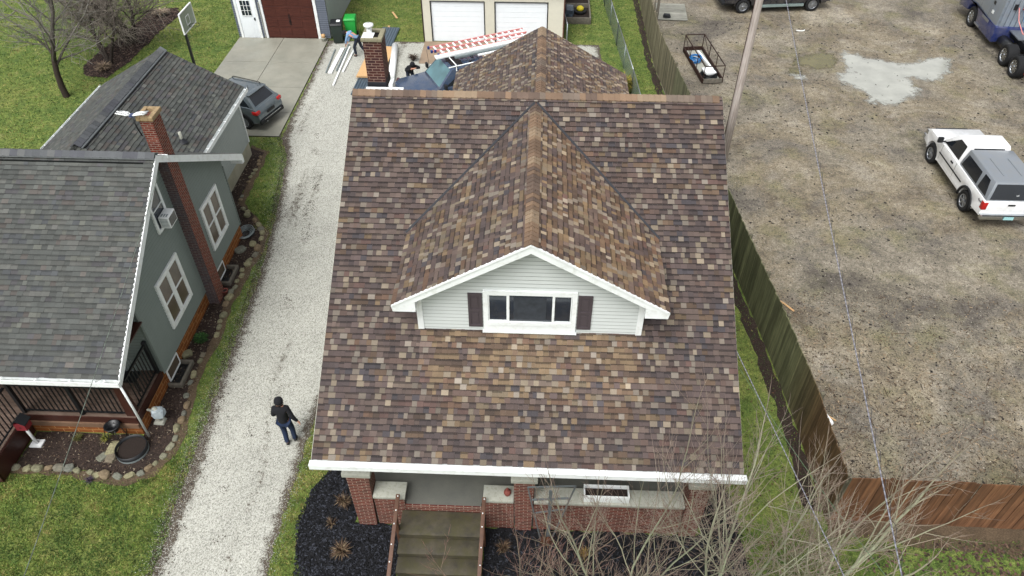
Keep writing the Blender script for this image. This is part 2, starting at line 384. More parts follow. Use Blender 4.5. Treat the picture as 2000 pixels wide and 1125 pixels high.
# ------------------------------------------------------------------ shingles laid one by one
PAL_BROWN=[(lin(c),w) for c,w in (('5c4f4c',24),('645650',20),('514746',16),('594c48',14),('6c5d56',12),('62514a',8),('4d484b',5),('73655b',5),('644f49',4))]
PAL_LIGHT=[lin(c) for c in ('988b7a','a39581','8f8478','9a9084')]
PAL_WARM=[(lin(c),w) for c,w in (('6e5b4b',18),('776550',16),('604f42',12),('7f6c55',9),('6a5446',8),('54463d',8),('756856',8))]
PAL_GREY=[(lin(c),w) for c,w in (('585b58',24),('535653',20),('5d5f5b',14),('636460',7),('555456',8),('5c5753',6),('505355',6),('666861',4))]
PAL_GREYL=[lin(c) for c in ('6f6f6b','6c6f69','716c67')]
def pick(pal,n):
    w=np.array([p[1] for p in pal],float); c=np.array([p[0] for p in pal]); return c[RNG.choice(len(pal),n,p=w/w.sum())]
def shingles(name,org,ud,vd,U,V,expo,tabw,kind,parent,warm=None,lightp=.17,inset=None,thick=.017,band=.45,run=.34,gain=(1,1,1)):
    org=np.array(org,float); ud=np.array(ud,float); vd=np.array(vd,float); n=np.cross(ud,vd); n/=np.linalg.norm(n)
    if n[2]<0: n=-n
    V3=[];F=[];T=[]
    rows=int(math.ceil(V/expo))
    pal={'brown':PAL_BROWN,'grey':PAL_GREY}[kind]; pl=np.array(PAL_LIGHT if kind=='brown' else PAL_GREYL)
    vb=[];cols=[]
    for j in range(rows):
        v0=j*expo; v1=min(v0+expo+.02,V)
        ws=[];x=0
        while x<U:
            w=tabw*random.choice((.7,.9,1,1,1.15,1.3)); ws.append((x,min(x+w,U))); x+=w
        k=len(ws); a=np.array(ws); base=pick(pal,k); g=np.repeat(RNG.random(k//3+2),3)[:k]
        mid=a.mean(1)
        if warm is not None:
            wf=np.array([warm(m,v0) for m in mid]); sel=RNG.random(k)<wf; base[sel]=pick(PAL_WARM,sel.sum())
        li=(RNG.random(k)<lightp); li[1:]&=~li[:-1]; 
        lc=pl[RNG.choice(len(pl),k)]*RNG.uniform(.52,.90,(k,1))
        base=np.where(li[:,None],lc,base); 
        # neighbouring tabs of a shingle share tone
        last=None
        for q in range(k):
            if li[q]: continue
            if last is not None and RNG.random()<run: base[q]=last*RNG.uniform(.94,1.06)
            elif True: pass
            last=base[q]
        base=base*(1+RNG.uniform(-.14,.14,(k,1)))*(1+RNG.uniform(-.05,.05)); base=base*(.86+.14*min(1,v0/(V*.55)))**0
        hi=np.where(li|(RNG.random(k)<.4),thick+.006,thick); short=np.where(hi>thick,-.004,RNG.choice([0,0,.006],k))
        for q in range(k):
            u0,u1=a[q]; h=hi[q]; vv=v0+short[q]; g0=.0008; vm=v0+expo*(.86 if h>thick+.003 else .66); hm=h+(.002-h)*(vm-vv)/(v1-vv)  # low tabs get a wider band, painting them as shadowed cutouts
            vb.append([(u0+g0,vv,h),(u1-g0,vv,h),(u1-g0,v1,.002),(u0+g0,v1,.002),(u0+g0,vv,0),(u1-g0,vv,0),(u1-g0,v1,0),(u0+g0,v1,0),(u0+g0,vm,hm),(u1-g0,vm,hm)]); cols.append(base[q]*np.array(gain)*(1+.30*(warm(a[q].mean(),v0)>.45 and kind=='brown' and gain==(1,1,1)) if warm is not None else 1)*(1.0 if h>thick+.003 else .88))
    vb=np.array(vb); k=len(vb); P=org+vb[...,0:1]*ud+vb[...,1:2]*vd+vb[...,2:3]*n; P=P.reshape(-1,3)
    flip=np.dot(np.cross(ud,vd),n)<0
    loc=[(0,1,9,8),(4,5,1,0),(5,6,2,1),(7,4,0,3),(8,9,2,3)]
    if flip: loc=[f[::-1] for f in loc]
    F=(np.arange(k)[:,None,None]*10+np.array(loc)[None]).reshape(-1,4)
    me=bpy.data.meshes.new(name); me.from_pydata(P.tolist(),[],F.tolist()); me.update()
    ca=me.color_attributes.new('tone','FLOAT_COLOR','CORNER')
    c=np.repeat(np.array(cols),20,axis=0).reshape(-1,5,4,3); c[:,1]*=.22; c[:,4]*=band; c=c.reshape(-1,3); ca.data.foreach_set('color',np.hstack([c,np.ones((len(c),1))]).astype(np.float32).ravel())  # dark core edges; top bands mix dark granules with painted-in course shadow
    return link(name,me,'shingle',parent)
def ridge_caps(name,a,b,half,drop,parent,kind='brown',expo=.14,wide=.16,rise=.03):
    """a->b ridge line; half: horizontal unit across; drop: slope (tan)"""
    a=Vector(a); b=Vector(b); L=(b-a).length; d=(b-a)/L; h=Vector(half); mb=MB(); n=int(L/expo)
    pal=[lin(c) for c in (('826b58','8f7660','756357','967e66','7e7064','6c5b50','9a866f') if kind=='brown' else ('64676a','5a5d60','6c6e6e','585a60'))]
    c=pal[0]
    for i in range(n):
        if random.random()<.6: c=random.choice(pal)
        p=a+d*(i*expo); q=p+d*(expo+.03); lo=rise+.002; hi=rise+.022; t=jit(c,.1)
        for s in (-1,1):
            e=h*s*wide; dz=Vector((0,0,-drop*wide))
            P=[p+Vector((0,0,hi)),p+e+dz+Vector((0,0,hi)),q+e+dz+Vector((0,0,lo)),q+Vector((0,0,lo))]
            mb.face(P if s>0 else P[::-1],t)
            mb.face([P[0],P[1],P[1]-Vector((0,0,.03)),P[0]-Vector((0,0,.03))],t)
            mb.face([P[1],P[2],P[2]-Vector((0,0,.035)),P[1]-Vector((0,0,.035))],t)
    return mb.build(name,'shingle',parent)
def siding(name,axis,fixed,sgn,fn,z0,z1,expo,mat,parent):
    """lap siding; axis 'x': wall runs along x at y=fixed, facing sgn*y ; axis 'y' the other; fn(z)->(lo,hi)"""
    mb=MB(); z=z0
    while z<z1-.005:
        zt=min(z+expo,z1); a0,b0=fn(z+.001); a1,b1=fn(zt)
        if b0-a0<.02: break
        o=fixed+sgn*.026; i=fixed+sgn*.002
        def P(u,off,zz): return (u,off,zz) if axis=='x' else (off,u,zz)
        zg=zt-(.028 if zt-z>.05 else .001); r_=(zg-z)/(zt-z); ag=a0+(a1-a0)*r_; bg_=b0+(b1-b0)*r_; ig=o+(i-o)*r_  # top strip of each lap is darkened to paint in the lap's shadow line
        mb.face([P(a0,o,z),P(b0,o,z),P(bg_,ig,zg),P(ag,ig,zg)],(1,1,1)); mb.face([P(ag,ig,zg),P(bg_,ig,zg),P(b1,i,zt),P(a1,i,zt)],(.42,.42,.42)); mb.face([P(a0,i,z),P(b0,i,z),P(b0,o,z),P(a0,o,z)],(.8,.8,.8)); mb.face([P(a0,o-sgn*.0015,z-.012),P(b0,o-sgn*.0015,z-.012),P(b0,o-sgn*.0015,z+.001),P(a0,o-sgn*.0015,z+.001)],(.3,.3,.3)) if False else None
        z=zt
    return mb.build(name,LAP[mat],parent)
def window(parent,axis,pos,sgn,u0,u1,z0,z1,cols=1,rows=1,fw=.09,name='window',glass='glass',mull=.05,out=.05,matf='white',split=None,hang=None):
    """framed window proud of the wall; returns frame object (pane = sub-part)"""
    fr=MB(); 
    def bx(mb,a,b,c,d,o0,o1):
        lo,hi=sorted((pos+sgn*o0,pos+sgn*o1))
        if axis=='x': mb.box(a,b,lo,hi,c,d)
        else: mb.box(lo,hi,a,b,c,d)
    bx(fr,u0,u0+fw,z0,z1,.0,out); bx(fr,u1-fw,u1,z0,z1,.0,out); bx(fr,u0+fw,u1-fw,z1-fw,z1,.0,out-.003); bx(fr,u0+fw,u1-fw,z0,z0+fw,.0,out+.01)
    xs=split or [i/cols for i in range(1,cols)]; iu0,iu1=u0+fw,u1-fw; iz0,iz1=z0+fw,z1-fw
    for s in xs: c=iu0+(iu1-iu0)*s; bx(fr,c-mull/2,c+mull/2,iz0,iz1,.0,max(out-.006,.033))
    for j in range(1,rows): c=iz0+(iz1-iz0)*j/rows; bx(fr,iu0,iu1,c-min(mull/3,.022),c+min(mull/3,.022),.0,max(out-.012,.03))
    o=fr.build(name,matf,parent)
    g=MB(); bx(g,iu0,iu1,iz0,iz1,.004,.024); g.build('pane',glass,o)
    return o
def roof_deck(name,pts,th,mat,parent):
    """solid slab under shingles: pts top outline, th vertical thickness"""
    mb=MB(); mb.face(pts); lo=[(x,y,z-th) for x,y,z in pts]; mb.face(lo[::-1]); n=len(pts)
    for i in range(n): j=(i+1)%n; mb.face([pts[i],lo[i],lo[j],pts[j]])
    return mb.build(name,mat,parent,fixn=True)

# ------------------------------------------------------------------ ground
def poly(name,pts,z,mat,kind='structure',rough=0,sub=.25,seed=1):
    rr=random.Random(seed); out=[]
    n=len(pts)
    for i in range(n):
        a=Vector(pts[i]);b=Vector(pts[(i+1)%n]); L=(b-a).length; k=max(1,int(L/sub)) if rough else 1
        d=(b-a).normalized(); nn=Vector((-d.y,d.x))
        for j in range(k):
            p=a+(b-a)*j/k
            if rough: p=p+nn*rr.uniform(-rough,rough)
            out.append((p.x,p.y,z))
    mb=MB(); mb.face(out); o=mb.build(name,mat)
    me=o.data
    if me.polygons[0].normal.z<0: me.flip_normals()
    return tag(o,kind=kind)
g=MB(); g.face([(-250,-60,0),(250,-60,0),(250,400,0),(-250,400,0)]); tag(g.build('ground','lawn'),kind='structure')
poly('dirt_lot',[(7.3,9.78),(7.32,12.3),(7.1,15),(6.74,18.6),(6.45,22),(6.15,27.5),(5.75,31),(5.5,34),(5.5,44),(5.6,80),(70,80),(70,9.5)],.006,'lot')
poly('soil_strip',[(7.3,9.9),(12,9.9),(16,9.7),(16,9.0),(11.7,8.95),(9.4,9.05),(8,9.3),(7.2,9.2)],.010,'soilstrip',rough=.07)
poly('soil_strip',[(7.25,9.9),(7.25,12.3),(7.06,15),(6.7,18.6),(6.4,22),(6.1,27),(5.7,31),(5.5,34),(5.45,43),(5.15,43),(5.2,34),(5.4,31),(5.8,27),(6.1,22),(6.35,18.6),(6.7,15),(6.9,12.3),(6.85,10)],.010,'mulch_brown',rough=.06,seed=3)
poly('leaf_litter',[(8.6,8.9),(16,9),(16,5),(8.2,5),(8.4,7.5)],.009,'lawn',rough=.15)
# limestone drive: rows of quads with distance-to-edge attribute
def gravel():
    L=[(-8.35,4),(-8.6,7.64),(-8.74,9.3),(-8.85,11.4),(-8.98,13.9),(-9.12,17.5),(-9.5,21.3),(-10.2,25.4),(-10.75,26.55),(-10.84,36.0)]
    Rr=[(-5.95,4),(-5.98,7.7),(-6.02,9.4),(-5.98,11),(-5.9,12.5),(-5.6,15.7),(-5.4,20.5),(-5.2,24.6),(3.0,26.2),(3.0,35.9)]
    def at(P,y):
        for (x0,y0),(x1,y1) in zip(P,P[1:]):
            if y0<=y<=y1: return x0+(x1-x0)*(y-y0)/(y1-y0)
        return P[-1][0]
    ys=list(np.arange(4,36.01,.16)); V=[];E=[];F=[]; nc=24; rr=random.Random(5)
    for y in ys:
        l,r=at(L,y)+rr.uniform(-.06,.06),at(Rr,y)+rr.uniform(-.05,.05)
        if y>35.6: pass
        for c in range(nc+1):
            t=c/nc; x=l+(r-l)*t; V.append((x,y,.012)); d=min(x-l,r-x,36.0-y+.05); E.append(0 if y>26.6 and x-l<.3 and False else d)
    for j in range(len(ys)-1):
        for c in range(nc): a=j*(nc+1)+c; F.append((a,a+1,a+nc+2,a+nc+1))
    me=bpy.data.meshes.new('gravel_driveway'); me.from_pydata(V,[],F); at_=me.attributes.new('edge','FLOAT','POINT'); at_.data.foreach_set('value',E)
    tag(link('gravel_driveway',me,'gravel'),kind='structure'); return L,Rr,at
GL,GR,gat=gravel()
# wet concrete pad in slabs with joints
tag((lambda mb:[mb.box(a+.012,b-.012,c+.012,d-.012,.0,.05) for a,b in ((-15.5,-13.2),(-13.2,-10.86)) for c,d in ((26.65,28.6),(28.6,30.9),(30.9,33.4),(33.4,36.1))] and mb)(MB()).build('concrete_driveway','concrete'),kind='structure')
tag(MB().box(-15.5,-10.86,26.65,36.1,.0,.03).build('driveway_joint','soil'),kind='structure')
tag(MB().box(-5.9,1.1,33.6,36.05,.0,.03).build('concrete_apron','apron'),kind='structure')
poly('mulch_bed',[(-5.0,10.9),(-5.45,10.0),(-5.6,9.1),(-5.45,8.3),(-5.1,7.7),(-4.9,5),(-3.0,5),(-3.0,9.15),(-4.2,9.15),(-4.2,10.9)],.02,'mulch_black',rough=.05,seed=4)
poly('mulch_bed',[(-1.05,9.15),(-1.05,5),(5.1,5),(5.2,7.7),(5.1,9.5),(4.9,11.5),(4.2,11.5),(4.2,9.15)],.02,'mulch_black',rough=.06,seed=5)
poly('mulch_bed',[(-13.35,11.5),(-13.35,10.35),(-12.1,10.42),(-10.9,10.25),(-10.3,10.2),(-9.8,10.45),(-9.6,10.9),(-9.58,11.5),(-9.65,12.6),(-9.85,13.5),(-9.75,15.1),(-9.85,16.5),(-9.8,18.4),(-9.6,19.0),(-9.65,20.1),(-10.2,20.7),(-10.35,21.3),(-11.1,21.9),(-11.2,22.9),(-11.1,24.3),(-11.15,25.4),(-11.8,25.8),(-11.8,20),(-10.4,20),(-10.4,11.5)],.02,'mulch_brown',rough=.04,seed=6)
poly('mulch_bed',[(-21.54,31.7),(-22.1,32.65),(-22.0,34.3),(-21.6,36.7),(-21.5,39.4),(-20.1,39.8),(-19.7,38.8),(-19.95,36.2),(-20.05,33.3),(-20.4,31.5)],.02,'mulch_brown',rough=.08,seed=8)
poly('soil_strip',[(-13.5,10.2),(-12.1,10.2),(-10.9,10.0),(-10.2,9.95),(-9.6,10.25),(-9.35,10.9),(-9.3,11.6),(-9.42,12.6),(-9.6,13.5),(-9.5,15.1),(-9.6,16.5),(-9.5,18.4),(-9.4,19),(-9.45,20.2),(-10.1,21.0),(-10.9,22.0),(-10.95,25.5),(-11.8,26),(-11.8,25.6),(-11.2,25.3),(-11.2,22),(-9.9,20.4),(-9.9,11),(-10.6,10.3),(-13.5,10.45)],.014,'soilstrip',rough=.05,seed=9)
def puddle(pts,z,mat,soft=.25):
    p=np.array(pts); x0,y0=p.min(0)-.3; x1,y1=p.max(0)+.3; st=.12; X,Y=np.meshgrid(np.arange(x0,x1,st),np.arange(y0,y1,st)); x=X.ravel();y=Y.ravel()
    d=np.full(len(x),9.); ins=np.zeros(len(x),bool); n=len(p)
    for i in range(n):
        a=p[i];b=p[(i+1)%n]; e=b-a; t=np.clip(((x-a[0])*e[0]+(y-a[1])*e[1])/(e@e),0,1); d=np.minimum(d,np.hypot(x-a[0]-t*e[0],y-a[1]-t*e[1]))
        c=((a[1]>y)!=(b[1]>y)); xi=(b[0]-a[0])*(y-a[1])/((b[1]-a[1]) or 1e-9)+a[0]; ins^=c&(x<xi)
    d=np.where(ins,d,-d); h,w=X.shape; F=[]
    for j in range(h-1):
        for i in range(w-1):
            q=j*w+i
            if max(d[q],d[q+1],d[q+w],d[q+w+1])>-.28: F.append((q,q+1,q+w+1,q+w))
    used=sorted({v for f in F for v in f}); mp={v:i for i,v in enumerate(used)}
    me=bpy.data.meshes.new('puddle'); me.from_pydata([(float(x[v]),float(y[v]),z) for v in used],[],[tuple(mp[v] for v in f) for f in F]); at_=me.attributes.new('edge','FLOAT','POINT'); at_.data.foreach_set('value',[float(d[v]) for v in used])
    tag(link('puddle',me,mat),kind='structure')
puddle([(14.9,35.55),(15.3,35.75),(15.75,35.6),(16.2,35.1),(16.9,34.95),(17.5,34.6),(18.2,34.75),(18.9,35.3),(19.9,35.45),(20.35,35.1),(19.9,34.5),(19.6,33.7),(19.0,32.9),(18.3,32.55),(17.7,33.0),(17.35,32.6),(17.55,31.9),(17.2,31.2),(16.3,30.55),(15.5,30.3),(14.75,30.55),(14.9,31.3),(14.4,31.9),(13.95,32.7),(14.1,33.3),(14.75,33.7),(14.6,34.6)],.016,'puddle')
puddle([(12.25,34.1),(12.5,35.0),(13.3,35.4),(13.9,35.75),(14.6,35.75),(14.9,35.3),(14.6,34.4),(14.1,33.8),(13.4,33.6),(12.9,34.0)],.013,'puddle_brown')
puddle([(11.8,33.4),(11.9,34.0),(12.6,34.0),(12.7,33.3),(12.3,33.1)],.0135,'puddle_brown')
puddle([(11.9,32.6),(12.0,33.15),(12.6,33.1),(12.7,32.6)],.0165,'puddle')
tag(MB().box(-13.9,-13.48,9.0,10.25,0,.05).build('paving_slab','concrete'),kind='structure')

# ------------------------------------------------------------------ main house
H=thing('house','large house with brown shingle roof, front dormer and brick porch','house',(0,0,0))
EY,EZ,RY,RZ=8.8,3.2,16.55,7.64; SL=(RZ-EZ)/(RY-EY); XL,XR=-4.60,4.47; CX=-.065
vd=np.array([0,RY-EY,RZ-EZ]); VL=np.linalg.norm(vd); vd=vd/VL
def warm(u,v):
    x=XL+u; d=(2.05-v*.86)  # distance below the dormer foot measured down the slope
    k=0
    if abs(x-CX)<2.7 and v<2.9: k=max(0,1-(2.9-v)/2.4)*1.0*max(0,min(1,(2.7-abs(x-CX))/.6))
    return min(.97,.10+1.1*k)
rf=roof_deck('roof',[(XL+.02,EY+.02,EZ-.01),(XR-.02,EY+.02,EZ-.01),(XR-.02,RY,RZ-.01),(XL+.02,RY,RZ-.01)],.13,'white',H)
shingles('front_shingles',(XL,EY,EZ),(1,0,0),vd,XR-XL,VL,.132,.122,'brown',rf,warm=warm)
rb=roof_deck('roof',[(XL+.02,RY,RZ-.01),(XR-.02,RY,RZ-.01),(XR-.02,24.28,EZ-.01),(XL+.02,24.28,EZ-.01)],.13,'white',H)
shingles('rear_shingles',(XR,24.3,EZ),(-1,0,0),(vd*np.array([1,-1,1])),XR-XL,VL,.132,.122,'brown',rb,warm=lambda u,v:.1)
ridge_caps('ridge_cap',(XL,RY,RZ),(XR,RY,RZ),(0,1,0),SL,rf)
# dormer
DY=10.9; DZ=7.5; HW=2.885; DZe=5.78; DX=-.07
dsl=(DZ-DZe)/HW; dl=math.hypot(HW,DZ-DZe); y1=RY-.34
def mainz(y): return EZ+SL*(y-EY)
for s,nm in ((-1,'left'),(1,'right')):
    vv=np.array([-s*HW,0,DZ-DZe])/dl
    x0=DX+s*HW; yb=13.5
    dk=roof_deck('dormer_roof',[(DX+s*.0,DY+.03,DZ-.012),(x0-s*.02,DY+.03,DZe-.0),(x0-s*.02,13.32,DZe-.0),(DX,16.1,DZ-.012)] if s<0 else [(DX,DY+.03,DZ-.012),(DX,16.1,DZ-.012),(x0-.02,13.32,DZe),(x0-.02,DY+.03,DZe)],.07,'white',H)
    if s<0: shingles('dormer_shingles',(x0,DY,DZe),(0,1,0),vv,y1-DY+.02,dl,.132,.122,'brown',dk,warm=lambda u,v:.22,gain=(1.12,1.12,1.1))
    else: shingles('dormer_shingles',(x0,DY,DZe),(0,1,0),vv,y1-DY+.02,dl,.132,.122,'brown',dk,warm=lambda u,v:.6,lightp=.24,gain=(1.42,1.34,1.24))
    # valley flashing, dark strip lying where the two slopes meet
    mb=MB(); a=Vector((x0-s*.0,13.30,mainz(13.30)+.022)); b=Vector((DX,16.32,mainz(16.32)+.022)); mb.beam(a+Vector((s*.035,0,0)),b+Vector((s*.035,0,0)),.05,.014,up=(0,-SL,1)); mb.build('valley_flashing','tar',H)
    # rake board with boxed return
    mb=MB(); e=Vector((x0,DY-.012,DZe-.0)); p=Vector((DX,DY-.012,DZ+.0))
    mb.hexa([e+Vector((0,-.02,-.03)),p+Vector((0,-.02,-.03)),p+Vector((0,.03,-.03)),e+Vector((0,.03,-.03)),e+Vector((0,-.02,.012)),p+Vector((0,-.02,.012)),p+Vector((0,.03,.012)),e+Vector((0,.03,.012))])
    mb.hexa([e+Vector((-s*.02,0,-.17)),p+Vector((0,0,-.215)),p+Vector((0,.03,-.215)),e+Vector((-s*.02,.03,-.17)),e+Vector((0,0,-.03)),p+Vector((0,0,-.03)),p+Vector((0,.03,-.03)),e+Vector((0,.03,-.03))])
    q=[(x0-s*.03,DY-.015),(x0-s*.47,DY-.015)]
    zb=DZe-.17
    mb.hexa([(x0-s*.02,DY-.008,zb),(x0-s*.50,DY-.008,zb),(x0-s*.50,DY+.44,zb),(x0-s*.02,DY+.44,zb),(x0-s*.0,DY-.008,DZe-.05),(x0-s*.50,DY-.008,DZe+.1),(x0-s*.50,DY+.44,DZe+.1),(x0-s*.0,DY+.44,DZe-.05)])
    mb.build('rake_board','white',H)
ridge_caps('dormer_ridge_cap',(DX,DY-.02,DZ),(DX,16.28,DZ),(1,0,0),dsl,H,wide=.14)
WY=11.35
def dg(z):
    h=max(0.,(DZ-.17-z)/dsl); h=min(h,2.42); return (DX-h,DX+h)
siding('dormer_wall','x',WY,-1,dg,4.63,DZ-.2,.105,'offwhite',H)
mb=MB()
for s in (-1,1):
    x=DX+s*2.44
    mb.box(min(x-s*.11,x+s*.02),max(x-s*.11,x+s*.02),WY-.035,WY+.02,4.64,5.64)
mb.box(DX-2.4,DX+2.4,WY-.03,WY-.002,4.63,4.66); mb.build('corner_trim','white',H)
for s in (-1,1):
    mb=MB(); x=DX+s*2.45
    mb.face([(x,WY,4.6),(x,13.3,5.74),(x,WY,5.74)] if s>0 else [(x,WY,4.6),(x,WY,5.74),(x,13.3,5.74)]); mb.build('dormer_cheek','offwhite',H)
mb=MB()
mb.box(-1.07,.93,WY-.07,WY,4.67,4.93); mb.box(-1.1,.96,WY-.10,WY,4.67,4.70); sill=mb.build('window_sill','white',H)
wf=window(H,'x',WY-.016,-1,-1.07,.93,4.90,5.90,fw=.105,split=[.24,.78],mull=.05,out=.06)
# sashes, screens
for a,b in ((-.96,-.55),(.44,.82)):
    mb=MB()
    for u0,u1,z0,z1 in ((a,b,5.005,5.03),(a,b,5.77,5.79),(a,a+.02,5.03,5.77),(b-.02,b,5.03,5.77)): mb.box(u0,u1,WY-.062,WY-.04,z0,z1)
    mb.build('sash','white',wf)
mb=MB()
mb.box(-.42,.28,WY-.046,WY-.043,5.06,5.72); mb.build('curtain',paint('net_curtain','3c4149',.5,var=.5,scale=7),wf)
for a in (-1.40,.955):
    sh=MB(); w=.305; z0,z1=4.80,5.80; y0=WY-.05
    sh.box(a,a+w,y0+.018,WY-.005,z0,z1)
    for u0,u1,c,d in ((a,a+.05,z0,z1),(a+w-.05,a+w,z0,z1),(a+.05,a+w-.05,z0,z0+.07),(a+.05,a+w-.05,z1-.07,z1),(a+.05,a+w-.05,5.26,5.33)): sh.box(u0,u1,y0,y0+.02,c,d)
    for c,d in ((z0+.07,5.26),(5.33,z1-.07)): sh.box(a+.09,a+w-.09,y0+.006,y0+.02,c+.05,d-.05)
    sh.build('shutter','shutter',H)
# rear wing
WX0,WX1,WZe,WZr,WYe=-3.25,3.35,3.0,4.87,26.9; wc=(WX0+WX1)/2; wl=math.hypot(wc-WX0,WZr-WZe)
for s in (-1,1):
    x0=WX0 if s<0 else WX1; vv=np.array([-s*(wc-WX0),0,WZr-WZe])/wl
    p=[(wc,20.5,WZr-.01),(x0-s*.02,20.5,WZe-.01),(x0-s*.02,WYe-.02,WZe-.01),(wc,WYe-.02,WZr-.01)]
    dk=roof_deck('wing_roof',p if s<0 else p[::-1],.12,'white',H)
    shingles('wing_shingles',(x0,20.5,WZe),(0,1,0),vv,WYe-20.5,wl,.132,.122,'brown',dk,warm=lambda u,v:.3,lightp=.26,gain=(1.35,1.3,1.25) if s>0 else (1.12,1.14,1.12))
ridge_caps('wing_ridge_cap',(wc,21.2,WZr),(wc,WYe,WZr),(1,0,0),(WZr-WZe)/(wc-WX0),H)
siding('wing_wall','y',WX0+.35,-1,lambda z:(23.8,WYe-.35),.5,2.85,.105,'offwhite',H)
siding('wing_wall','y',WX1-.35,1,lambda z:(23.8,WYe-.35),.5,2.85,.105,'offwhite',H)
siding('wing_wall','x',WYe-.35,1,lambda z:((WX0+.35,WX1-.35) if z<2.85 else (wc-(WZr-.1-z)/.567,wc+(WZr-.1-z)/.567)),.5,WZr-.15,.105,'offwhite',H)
# body walls with gables
def gab(z):
    if z<3.25: return (11.6,23.9)
    h=(RZ-.12-z)/SL; return (RY-h if RY-h>11.6 else 11.6,RY+h if RY+h<23.9 else 23.9)
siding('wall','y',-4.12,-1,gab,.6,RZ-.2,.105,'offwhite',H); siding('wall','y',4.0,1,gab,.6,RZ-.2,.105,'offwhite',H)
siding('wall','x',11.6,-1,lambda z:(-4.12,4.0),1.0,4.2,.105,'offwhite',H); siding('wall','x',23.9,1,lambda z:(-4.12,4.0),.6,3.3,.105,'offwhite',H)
MB().box(-4.1,3.98,11.62,23.88,0,.62).build('foundation','brick',H)
window(H,'y',-4.13,-1,14,15,1.6,3.0,1,2); window(H,'y',-4.13,-1,19,20,1.6,3.0,1,2); window(H,'y',4.02,1,14,15,1.6,3.0,1,2); window(H,'y',4.02,1,18.5,19.5,1.6,3.0,1,2)
dr=MB().box(-2.4,-1.45,11.55,11.585,1.03,3.05).build('door','shutter',H); MB().ball((-1.55,11.53,2.0),.03).build('handle','chrome',dr)
window(H,'x',11.585,-1,1.0,2.6,1.7,2.95,2,1)
# eave gutter and rake boards
mb=MB(); mb.box(XL-.04,XR+.06,EY-.13,EY-.015,EZ-.17,EZ-.035); mb.box(XL-.04,XR+.06,EY-.145,EY+.0,EZ-.035,EZ-.015); mb.build('gutter','white',H)
for s in (-1,1):
    x=XL+.03 if s<0 else XR-.03
    mb=MB()
    for ya,yb in ((EY+.02,RY),(24.28,RY)): mb.hexa([(x-.012,ya,EZ-.2),(x+.012,ya,EZ-.2),(x+.012,yb,RZ-.2),(x-.012,yb,RZ-.2),(x-.012,ya,EZ-.02),(x+.012,ya,EZ-.02),(x+.012,yb,RZ-.02),(x-.012,yb,RZ-.02)])
    mb.build('rake_board','white',H)
    mb=MB()
    x=XL if s<0 else XR
    mb.hexa([(x-.012,EY,EZ-.05),(x+.004,EY,EZ-.05),(x+.004,RY,RZ-.05),(x-.012,RY,RZ-.05),(x-.012,EY,EZ+.004),(x+.004,EY,EZ+.004),(x+.004,RY,RZ+.004),(x-.012,RY,RZ+.004)]); mb.build('drip_edge','stone_grey',H)
# porch
pf=MB().box(-4.05,3.95,9.24,11.58,.0,1.0).box(-2.85,-1.09,9.14,9.24,0,1.0); pf=pf.build('porch_floor','porch_floor',H)
MB().box(-2.86,-1.08,9.10,9.14,.80,1.004).build('porch_nosing','brick',H)
cb=MB().box(-4.4,4.3,8.95,11.55,2.98,3.03).build('porch_ceiling','white',H)
MB().box(-4.35,4.25,9.2,9.42,2.72,2.98).build('porch_beam','white',H)
for x0,x1 in ((-4.10,-3.62),(-.31,.12),(3.62,4.06)):
    c=MB().frus((x0+.02,x1-.03,9.12,9.58),(x0-.02,x1+.02,9.14,9.6),0,2.14).build('porch_column','brick',H)
    MB().box(x0-.08,x1+.09,9.06,9.68,2.14,2.27).build('capstone','stone_grey',c,bevel=.012)
    m_=(x0+x1)/2; MB().box(m_-.1,m_+.1,9.28,9.5,2.27,2.98).build('porch_post','white',H)
for x0,x1,e0,e1 in ((-3.60,-2.89,0,.04),(-1.0,-.33,.04,0),(.14,3.6,0,0)):
    c=MB().box(x0,x1,9.17,9.47,0,1.22).build('porch_wall','brick',H)
    MB().box(x0-e0,x1+e1,9.11,9.53,1.22,1.31).build('capstone','stone_grey',c,bevel=.01)
tr=[(9.10,8.50,.80),(8.50,8.13,.615),(8.13,7.76,.43),(7.76,7.39,.245),(7.39,7.02,.07)]
for ya,yb,z in tr:
    MB().box(-2.93,-1.07,yb,ya+.0,max(z-.6,-.02),z-.05).build('riser','step',H); MB().box(-2.95,-1.05,yb-.025,ya-.004,z-.048,z).build('tread','step',H,bevel=.008)
for x in (-3.0,-1.02):
    mb=MB(); a=Vector((x+.02,9.08,1.50)); b=Vector((x,7.35,.86)); mb.beam(a,b,.09,.05)
    for t in (.28,.98): p=a+(b-a)*t; mb.box(p.x-.04,p.x+.04,p.y-.04,p.y+.04,-.02 if t>.5 else .2,p.z-.02)
    hr=mb.build('handrail',paint('brown_timber','5d4030',.6,var=.35,scale=6),H,bevel=.006)
    mb=MB()
    for t in (.03,.2,.36,.6,.8,.97): p=a+(b-a)*t; mb.ball((p.x+random.uniform(-.02,.02),p.y,p.z+.03),.018,6,4)
    mb.build('bolt_cap','white',hr)
# chimney rising by the left gable
ch=MB().box(-4.56,-4.09,18.0,18.58,0,8.24).build('chimney','brick_chimney',H)
mb=MB()
for a,b,c,d in ((-4.60,-4.48,17.96,18.62),(-4.17,-4.05,17.96,18.62),(-4.48,-4.17,17.96,18.08),(-4.48,-4.17,18.5,18.62)): mb.box(a,b,c,d,8.24,8.33)
mb.build('capstone',paint('weathered_crown','8f8a72',.9,var=.3,scale=9),ch,bevel=.01)
MB().box(-4.48,-4.17,18.08,18.5,8.2,8.26).build('flue_opening',paint('soot','120c0b',.9),ch)
cp=MB().lathe([(.07,8.28),(.07,8.48),(.055,8.48)],(-4.42,18.3,0),n=12).lathe([(.02,8.54),(.13,8.52),(.13,8.57),(.02,8.60)],(-4.42,18.3,0),n=14)
cp.box(-4.57,-4.28,18.0,18.3,8.335,8.35); cp.build('flue_cap','pvc',ch)
